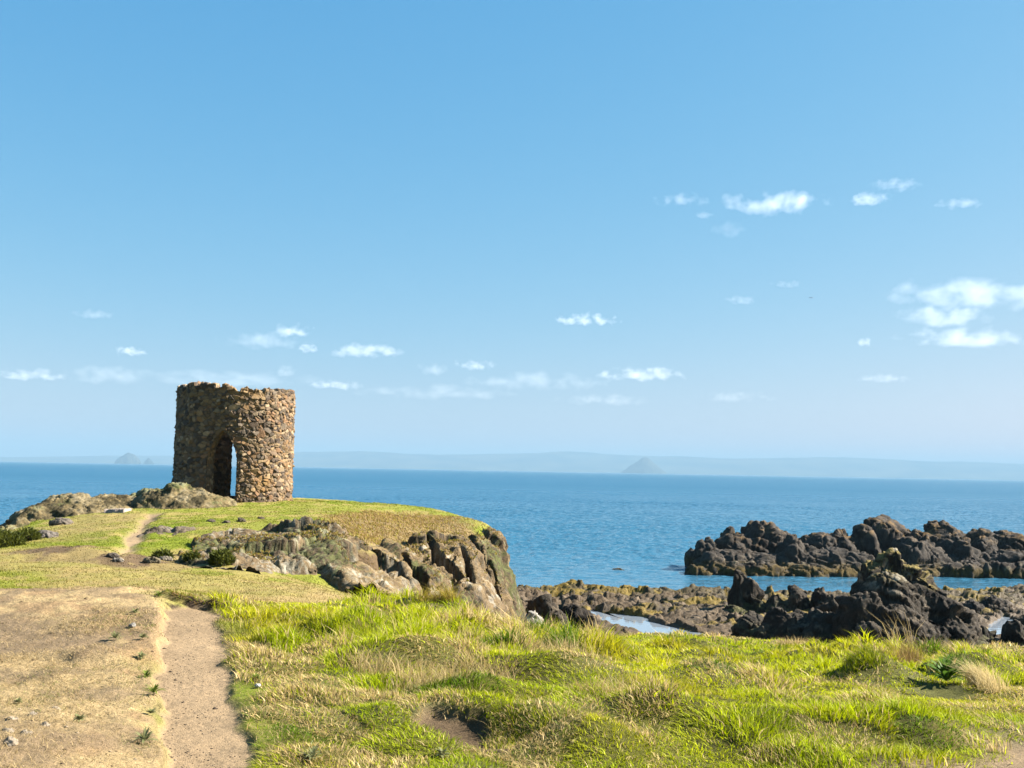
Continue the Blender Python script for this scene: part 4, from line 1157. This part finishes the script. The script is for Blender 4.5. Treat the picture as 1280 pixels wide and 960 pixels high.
tuft(450, 810, 380, .26, .7, -.1, 0, GR2, 'fresh green tussock at the near edge of the tall meadow grass', 'grass_tussock', .24, MAT_GRASS, seed=16)
tuft(1150, 822, 300, .26, .5, 0, 0, ST2, 'dry straw tuft behind the dock plant under the craggy stack', seed=17, rad=.4)
tuft(1195, 818, 300, .30, .5, 0, 0, ST2, 'grey straw tuft on the brink under the sloping shoulder of the stack', seed=18, rad=.4)

# broad-leaved plants
def rosette(name, u, v, nl, L, W, rise, col, label, cat, seed, mat=MAT_LEAF, stalk=0):
    r = np.random.default_rng(seed)
    p = hit(u, v); p[2] = lookup(GZ, p[:1], p[1:2])[0]
    Vs, Fs, Cs, k = [], [], [], 0
    for i in range(nl):
        a = i * 2.4 + r.normal(0, .2); le = L * r.uniform(.6, 1.1); w = W * r.uniform(.7, 1.1); el = rise * r.uniform(.4, 1.3)
        m = 7
        t = np.linspace(0, 1, m)
        e = el - 1.1 * t * r.uniform(.5, 1.2)
        dr = np.cumsum(np.cos(e)) / m * le; dz = np.cumsum(np.sin(e)) / m * le
        hwid = w * .5 * (np.sin(np.clip(t * 2.9 + .12, 0, math.pi)) ** .8) * (1 + .15 * np.sin(t * 25 + i))
        d = np.array([math.cos(a), math.sin(a)]); s = np.array([-d[1], d[0]])
        for j in range(m):
            c = np.r_[d * dr[j], dz[j] + .01]
            Vs += [c + np.r_[s * hwid[j], .25 * hwid[j]], c, c - np.r_[s * hwid[j], -.25 * hwid[j]]]
            Cs += [np.array(col) * r.uniform(.85, 1.15)] * 3
        for j in range(m - 1):
            b = k + j * 3
            Fs += [(b, b + 1, b + 4, b + 3), (b + 1, b + 2, b + 5, b + 4)]
        k += m * 3
    o = link(name, mesh_np(name, np.array(Vs), [np.array(Fs)], np.clip(Cs, .003, 1), True), mat)
    o.location = p
    return tag(o, label, cat)
rosette('dock_plant', 1184, 868, 44, .25, .055, 1.45, (.10, .19, .022), 'dark green broad-leaved dock plant in a shaded hollow of the meadow', 'plant', 1)
rosette('dock_plant', 1140, 856, 12, .18, .05, 1.2, (.045, .09, .015), 'small dark leafy plant under the bent brown tuft', 'plant', 2)
GREY = (.23, .235, .10)
for i, (u, v, L_, lab) in enumerate([
    (198, 752, .14, 'green leafy weed beside the turf step at the head of the path'), (168, 780, .12, 'grey green weed on the dry bank above the white pebble'),
    (143, 812, .15, 'silvery weed alone on the dry bank short of the white pebble'), (178, 812, .10, 'small silvery weed between the white pebble and the path'),
    (176, 836, .11, 'pale weed on the path edge halfway down the dry bank'), (182, 856, .14, 'large leafy weed on the path edge'),
    (192, 880, .15, 'leafy green weed leaning over the near path edge'), (188, 906, .08, 'small weed at the path edge below the leaning weed'),
    (180, 945, .15, 'pale thistle weed at the bottom of the dry bank'), (98, 921, .09, 'small grey green weed alone on the lower dry bank'),
    (22, 892, .06, 'tiny green weed on the lower dry bank by the stones'), (390, 948, .14, 'spiky grey weed in the short grass near the path'), (553, 938, .11, 'pale leafy weed below the bare soil patch'), (320, 853, .13, 'bright green weed in the grass beside the path'), (1014, 845, .1, 'leafy weed by a small molehill in the meadow')]):
    rosette('weed', u, v, 40, L_ * .58, .013, 1.15, GREY if i not in (0, 5, 6, 13) else (.16, .20, .03), lab, 'weed', 20 + i)['group'] = 'weeds in the turf'

# ---------------------------------------------------------------- loose stones
def stone(name, p, r, seed, col, label, cat='stone', sq=(1, 1, .65), mat=MAT_STONE, sub=4, group=None):
    import bmesh
    bm = bmesh.new(); bmesh.ops.create_icosphere(bm, subdivisions=sub, radius=1)
    V = np.array([v.co[:] for v in bm.verts]); f = np.array([[v.index for v in q.verts] for q in bm.faces]); bm.free()
    n = V.copy(); V = V * np.array(sq)
    V = V + n * (0.30 * facet(V[:, 0], V[:, 1], V[:, 2], .9, seed, 1, .4) + .1 * facet(V[:, 0], V[:, 1], V[:, 2], .35, seed + 1, 1, .5))[:, None]
    b = fbm3(V[:, 0] * 2, V[:, 1] * 2, V[:, 2] * 2, seed, 3)
    c = np.array(col) * (1 + .5 * b[:, None])
    o = link(name, mesh_np(name, V * r, [f], np.clip(c, .01, 1)), mat)
    o.location = p
    return tag(o, label, cat, group)
def on_ground(u, v, up_=0.0):
    p = hit(u, v); p[2] = lookup(GZ, p[:1], p[1:2])[0] + up_; return p
stone('pebble', on_ground(165, 799, .015), .028, 31, (.24, .22, .19), 'white rounded pebble lying on the dry bank beside the path')
stone('pebble', on_ground(322, 861, .02), .02, 33, (.45, .43, .38), 'small white shell-like pebble in the grass beside the path')
for i, (u, v, r) in enumerate([(42, 912, .05), (14, 922, .055), (68, 906, .045), (8, 936, .05), (30, 940, .06), (55, 930, .04), (12, 952, .06)]):
    stone('bank_stone', on_ground(u, v, -.006), r * .62, 40 + i, (.25, .20, .14), ['grey stone half sunk in the lower dry bank, uppermost of the cluster', 'stone at the outer edge of the stone cluster on the dry bank', 'flat pale stone nearest the path in the cluster on the dry bank', 'dark stone in the middle of the stone cluster on the dry bank', 'larger tan stone low in the cluster on the dry bank', 'small stone between the larger stones on the dry bank', 'lowest stone of the cluster on the dry bank'][i], group='stones sunk in the dry bank')
for i, (u, v, r, c, lab) in enumerate([(141, 699, .13, (.10, .08, .06), 'dark stone where the thin path meets the lawn'), (148, 703, .10, (.22, .19, .15), 'pale stone beside the dark stone where the thin path meets the lawn'), (190, 703, .16, (.16, .13, .08), 'mossy stone on the brown turf bank short of the outcrop'), (206, 701, .13, (.18, .15, .11), 'pale flat stone by the mossy stone on the turf bank'), (55, 672, .34, (.13, .11, .09), 'dark boulder on the slope under the rock ridge'), (78, 656, .36, (.16, .13, .10), 'brown boulder set in the turf under the rock ridge'), (264, 653, .13, (.10, .08, .06), 'small dark stone in the upper lawn nearest the flat rock patch'), (283, 655, .11, (.11, .085, .06), 'small dark stone in the upper lawn between its two neighbours'), (301, 653, .15, (.10, .08, .055), 'small dark stone in the upper lawn just above the outcrop'), (326, 649, .10, (.12, .09, .06), 'smallest dark stone in the upper lawn above the outcrop')]):
    stone('boulder', on_ground(u, v, .02), r, 60 + i, c, lab, 'boulder', (1.2, 1, .6), MAT_ROCK, 5)
stone('boulder', at(665, 782, 41.5), .45, 71, (.30, .27, .23), 'pale angular boulder at the very foot of the cliff beside the grass brink', 'boulder', (.8, .8, 1.0), MAT_ROCK, 5)

# pale flat slab below the rock ridge
P = on_ground(147, 641); 
sl_ = rng.normal(0, .01, (26, 8))
X, Y = np.meshgrid(np.linspace(-.45, .45, 26), np.linspace(-.3, .3, 8), indexing='ij')
top_ = .17 + .05 * X + sl_ * 1.6; X = X + .03 * fbm2(Y * 5, X * 5, 3, 2); Y = Y + .05 * fbm2(X * 4, Y * 4, 5, 2); V1 = np.stack([X, Y, top_], -1).reshape(-1, 3)
V2 = np.stack([X * 1.03, Y * 1.03, X * 0 - .15], -1).reshape(-1, 3)
edge = [(i * 8) for i in range(26)] + [25 * 8 + j for j in range(1, 8)] + [i * 8 + 7 for i in range(24, -1, -1)] + [j for j in range(6, 0, -1)]
ff = np.array([(edge[i], edge[i - 1], edge[i - 1] + 208, edge[i] + 208) for i in range(len(edge))])
V = np.vstack([V1, V2]); sc = np.tile([.34, .27, .22], (len(V), 1)) * (1 + .1 * rng.normal(0, 1, (len(V), 1)))
o = link('stone_slab', mesh_np('stone_slab', V, [grid_faces(26, 8), ff], np.clip(sc, .05, .8)), MAT_STONE)
o.location = P; o.rotation_euler = (0, 0, math.radians(-8))
tag(o, 'pale pinkish flat stone slab lying below the low rock ridge', 'slab')

# small gravel and crumbs of earth on the path
r = np.random.default_rng(77)
x, y = scatter(9000, 4.0, 13, 150, 420, r)
k = (lookup(MK['path'], x, y) > .5) & (r.uniform(0, 1, len(x)) < np.clip(.35 + fbm2(x * 3, y * 3, 731, 3), 0, 1)); x, y = x[k], y[k]; n = len(x); zz = lookup(GZ, x, y)
sz = np.exp(r.normal(math.log(.0032), .55, n)) 
dirs = np.array([(1, 0, 0), (-1, 0, 0), (0, 1, 0), (0, -1, 0), (0, 0, 1), (0, 0, -1)], float)
V = np.stack([x, y, zz + .001], -1)[:, None] + dirs[None] * sz[:, None, None] * r.uniform(.6, 1.4, (n, 6, 1)) * np.array([1.2, 1, .7])
tri = np.array([(0, 2, 4), (2, 1, 4), (1, 3, 4), (3, 0, 4), (2, 0, 5), (1, 2, 5), (3, 1, 5), (0, 3, 5)])
f = (np.arange(n)[:, None, None] * 6 + tri[None]).reshape(-1, 3)
gcol_ = np.where((r.uniform(0, 1, n) < .45)[:, None], [.07, .05, .035], [.25, .19, .13]) * r.uniform(.7, 1.3, n)[:, None]
tag(link('path_gravel', mesh_np('path_gravel', V.reshape(-1, 3), [f], np.repeat(gcol_, 6, 0)), MAT_PATH), kind='stuff')

# low dark bushes on the seaward edge of the lawn and in the outcrop's hollows
def shrub(u, v, R, h, n, label, seed, col=((.045, .055, .010), (.13, .14, .02)), d=None):
    r = np.random.default_rng(seed)
    p = hit(u, v) if d is None else at(u, v, d)
    o_root = bpy.data.objects.new('shrub', None); COL.objects.link(o_root); o_root.location = p
    tag(o_root, label, 'shrub')
    g = r.normal(0, 1, (n, 3)); g /= np.linalg.norm(g, axis=1, keepdims=True); g[:, 2] = np.abs(g[:, 2])
    rad = r.uniform(.45, 1, n) ** .5 * (1 + .35 * fbm3(g[:, 0] * 2 + seed, g[:, 1] * 2, g[:, 2] * 2, seed, 2))
    P_ = g * rad[:, None] * np.array([R, R, h])
    ln = (g[:, :2] * .5 + r.normal(0, .6, (n, 2))) * .10
    c = np.array(col[0]) + (np.array(col[1]) - np.array(col[0])) * r.uniform(0, 1, n)[:, None]
    blades('foliage', P_, r.uniform(.04, .12, n), r.uniform(.03, .06, n), ln, c, c, MAT_LEAF, r, parent=o_root)
    m = 14; a = r.uniform(0, 6.28, m); L_ = np.stack([np.cos(a) * R * .8, np.sin(a) * R * .8], -1) * r.uniform(.3, 1, m)[:, None]
    blades('stems', np.zeros((m, 3)) - [0, 0, .1], np.full(m, h * .9), np.full(m, .035), L_, np.tile([.09, .06, .035], (m, 1)), np.tile([.09, .06, .035], (m, 1)), MAT_ROCK, r, parent=o_root)
for i, (u, v, R, h, n, lab, *e) in enumerate([
    (4, 684, .55, .42, 1500, 'dark gorse bush at the outer edge of the lawn'), (34, 676, .4, .36, 1100, 'low dark bush just below the tail of the rock ridge'),
    (277, 706, .30, .34, 800, 'green bush at the foot of the outcrop beside the pale lichened face'), (240, 703, .20, .2, 500, 'small dark bush where the outcrop meets the turf bank'), (203, 700, .28, .22, 500, 'green tuft of low scrub on the turf bank short of the outcrop')]):
    shrub(u, v, R, h, n, lab, 50 + i)

# ---------------------------------------------------------------- clouds
def cloud(u, v, wpx, hpx, strength, label, i):
    el = (588 + (u - 640) * .0187 - v) / F
    dist = min(1250.0 / el, 19000.0)
    P_ = at(u, v, dist)
    if strength < .6: wpx, hpx, strength = wpx * 1.3, hpx * 1.2, strength * .55
    Wm = wpx / F * dist * .5; Hm = hpx / F * dist * .5 * 1.15; Dm = max(Wm * .6, Hm)
    import bmesh
    bm = bmesh.new(); bmesh.ops.create_icosphere(bm, subdivisions=3, radius=1.25)
    me = bpy.data.meshes.new('cloud'); bm.to_mesh(me); bm.free()
    m, N, L = node_mat('cloud vapour')
    o_ = N.new('ShaderNodeOutputMaterial'); vol = N.new('ShaderNodeVolumePrincipled'); L.new(vol.outputs[0], o_.inputs['Volume'])
    vol.inputs['Color'].default_value = (1, .985, .98, 1)
    tc = N.new('ShaderNodeTexCoord')
    mp = N.new('ShaderNodeMapping'); mp.inputs['Scale'].default_value = (min(Wm / Hm, 5.0) * .75, 1.2, .9); mp.inputs['Location'].default_value = (i * 3.7, i * 1.9, i * .77)
    L.new(tc.outputs['Object'], mp.inputs[0])
    nz = N.new('ShaderNodeTexNoise'); nz.inputs['Scale'].default_value = 1.0; nz.inputs['Detail'].default_value = 6; nz.inputs['Roughness'].default_value = .54
    L.new(mp.outputs[0], nz.inputs['Vector'])
    sep = N.new('ShaderNodeSeparateXYZ'); L.new(tc.outputs['Object'], sep.inputs[0])
    def mt(op, a, b=None):
        q = N.new('ShaderNodeMath'); q.operation = op
        for k_, w in enumerate((a, b)):
            if w is None: continue
            if isinstance(w, (int, float)): q.inputs[k_].default_value = w
            else: L.new(w, q.inputs[k_])
        return q.outputs[0]
    below = mt('MULTIPLY', mt('MINIMUM', sep.outputs[2], 0.0), 1.5)
    zz_ = mt('ADD', mt('MAXIMUM', sep.outputs[2], 0.0), below)
    r2 = mt('ADD', mt('ADD', mt('MULTIPLY', sep.outputs[0], sep.outputs[0]), mt('MULTIPLY', sep.outputs[1], sep.outputs[1])), mt('MULTIPLY', zz_, zz_))
    fall = mt('SUBTRACT', 0.62 if strength > .6 else .8, r2)
    den = mt('ADD', fall, mt('MULTIPLY', mt('SUBTRACT', nz.outputs[0], .50), 5.5))
    den = mt('MINIMUM', mt('MAXIMUM', mt('MULTIPLY', den, .75), 0.0), 1.0)
    L.new(mt('MULTIPLY', den, CLOUD_K * strength / (2 * Dm)), vol.inputs['Density'])
    o = link('cloud', me, m); o.location = P_; o.scale = (Wm, Dm, Hm)
    return tag(o, label, 'cloud', 'small fair-weather clouds')
CLOUD_K = 1.35
for i, (u, v, w, h, st, lab) in enumerate([
    (966, 256, 128, 30, 1.0, 'long bright white cloud, highest of the large ones'),
    (852, 251, 52, 13, .5, 'faint pair of small puffs beside the long bright high cloud'),
    (880, 270, 18, 9, .3, 'tiny faint wisp under the faint pair of small puffs'),
    (915, 288, 34, 20, .22, 'very faint smudge of cloud below the long bright high cloud'),
    (1084, 250, 58, 18, .7, 'medium white cloud level with the long bright high cloud'),
    (1120, 233, 54, 13, .5, 'thin wisp above the medium white high cloud'),
    (1200, 255, 42, 11, .45, 'small thin cloud farthest along the high row'),
    (735, 401, 80, 17, .95, 'flat bright cloud alone in mid sky above the open sea'),
    (1225, 370, 225, 42, 1.0, 'largest white cloud bank at the edge of the picture'),
    (1178, 397, 115, 26, .6, 'grey white cloud hanging under the largest cloud bank'),
    (1208, 424, 160, 30, .8, 'long cloud with a pointed end, lowest of the stacked bank'),
    (1080, 429, 17, 14, .7, 'tiny round puff of cloud beside the stacked bank'),
    (1103, 474, 48, 10, .5, 'thin streak of cloud low under the stacked bank'),
    (926, 376, 32, 9, .35, 'small faint cloud in the middle of the empty blue'),
    (985, 356, 32, 7, .28, 'very faint short streak near the tiny aeroplane'),
    (805, 469, 118, 19, 1.0, 'bright flat-bottomed cloud low above the far conical hill'),
    (455, 440, 98, 20, .95, 'bright cloud with a tapering tail above and beyond the tower'),
    (366, 415, 52, 18, .9, 'bright puff on top of a thin cloud just above the tower'),
    (330, 428, 84, 17, .5, 'thin cloud spreading below the bright puff above the tower'),
    (384, 437, 27, 11, .6, 'small puff hanging beneath the thin cloud above the tower'),
    (160, 440, 44, 13, .85, 'small bright cloud alone on the open sky side of the tower'),
    (118, 394, 44, 10, .35, 'faint wisp high over the rock ridge'),
    (38, 470, 92, 16, .7, 'flat pale cloud low over the sea at the outer edge'),
    (140, 471, 95, 20, .5, 'thin pale cloud low over the island hill'),
    (285, 476, 165, 18, .55, 'long pale cloud directly behind the top of the tower'),
    (355, 465, 24, 14, .55, 'small puff touching the far corner of the tower top'),
    (592, 457, 60, 14, .7, 'small bright cloud over the open sea past the tower'),
    (540, 462, 28, 15, .45, 'small faint puff next to the small bright cloud past the tower'),
    (675, 478, 125, 20, .5, 'thin pale cloud trailing off the small bright cloud past the tower'),
    (545, 491, 150, 15, .5, 'long thin pale cloud low over the sea beyond the cliff'),
    (420, 482, 66, 13, .6, 'flat pale cloud low beside the tower'),
    (755, 501, 84, 13, .4, 'pale streak low under the flat-bottomed cloud'),
    (920, 497, 70, 13, .4, 'pale low streak over the skerry')]):
    cloud(u, v, w, h, st, lab, i)

# a tiny aeroplane far off
P = at(1014, 372, 6500)
import bmesh
bm = bmesh.new()
def tube_(pts, n=8):
    rows = [[bm.verts.new((x_, r_ * math.cos(k * 2 * math.pi / n), r_ * math.sin(k * 2 * math.pi / n))) for k in range(n)] for x_, r_ in pts]
    for a, b in zip(rows, rows[1:]):
        for k in range(n): bm.faces.new((a[k], a[(k + 1) % n], b[(k + 1) % n], b[k]))
    bm.faces.new(rows[0]); bm.faces.new(rows[-1][::-1])
tube_([(-13, .2), (-11, 1.0), (-4, 1.6), (6, 1.6), (10, 1.2), (12, .3)])
def fin(pts, dz):
    a = [bm.verts.new((x_, y_, z_)) for x_, y_, z_ in pts]; b = [bm.verts.new((x_ + dz[0], y_ + dz[1], z_ + dz[2])) for x_, y_, z_ in pts]
    n = len(a); bm.faces.new(a); bm.faces.new(b[::-1])
    for k in range(n): bm.faces.new((a[k], b[k], b[(k + 1) % n], a[(k + 1) % n]))
fin([(4, 0, 0), (-1, 13, .8), (-3, 13, .8), (-2, 0, 0)], (0, 0, .4)); fin([(4, 0, 0), (-2, 0, 0), (-3, -13, .8), (-1, -13, .8)], (0, 0, .4))
fin([(-9, 0, 1), (-12.5, 0, 1), (-13.5, 0, 5), (-12, 0, 5)], (0, .3, 0)); fin([(-9.5, -4.5, .6), (-9, 4.5, .6), (-12, 4.5, .6), (-12, -4.5, .6)], (0, 0, .25))
me = bpy.data.meshes.new('aeroplane'); bm.normal_update(); bm.to_mesh(me); bm.free()
m_, N, L = node_mat('aircraft paint'); o_ = N.new('ShaderNodeOutputMaterial'); b_ = N.new('ShaderNodeBsdfPrincipled'); b_.inputs['Base Color'].default_value = (.12, .13, .15, 1); b_.inputs['Roughness'].default_value = .4; L.new(b_.outputs[0], o_.inputs[0])
o = link('aeroplane', me, m_); o.location = P; o.rotation_euler = (0, math.radians(-4), math.radians(8))
tag(o, 'tiny dark aeroplane far away in the blue sky', 'aeroplane')

# crumbs of earth and grit over the dry bank
r = np.random.default_rng(79)
x, y = scatter(2600, 3.8, 13, -320, 300, r)
k = (lookup(MK['bank'], x, y) > .6) & (r.uniform(0, 1, len(x)) < np.clip(.4 + 1.2 * fbm2(x * 1.5, y * 1.5, 735, 3), 0.04, 1)); x, y = x[k], y[k]; n = len(x); zz = lookup(GZ, x, y)
sz = np.exp(r.normal(math.log(.005), .5, n))
V = np.stack([x, y, zz + .001], -1)[:, None] + dirs[None] * sz[:, None, None] * r.uniform(.6, 1.4, (n, 6, 1)) * np.array([1.3, 1, .7])
f = (np.arange(n)[:, None, None] * 6 + tri[None]).reshape(-1, 3)
gcol_ = np.where((r.uniform(0, 1, n) < .6)[:, None], [.12, .08, .045], [.30, .23, .15]) * r.uniform(.7, 1.3, n)[:, None]
tag(link('bank_gravel', mesh_np('bank_gravel', V.reshape(-1, 3), [f], np.repeat(gcol_, 6, 0)), MAT_PATH), kind='stuff')
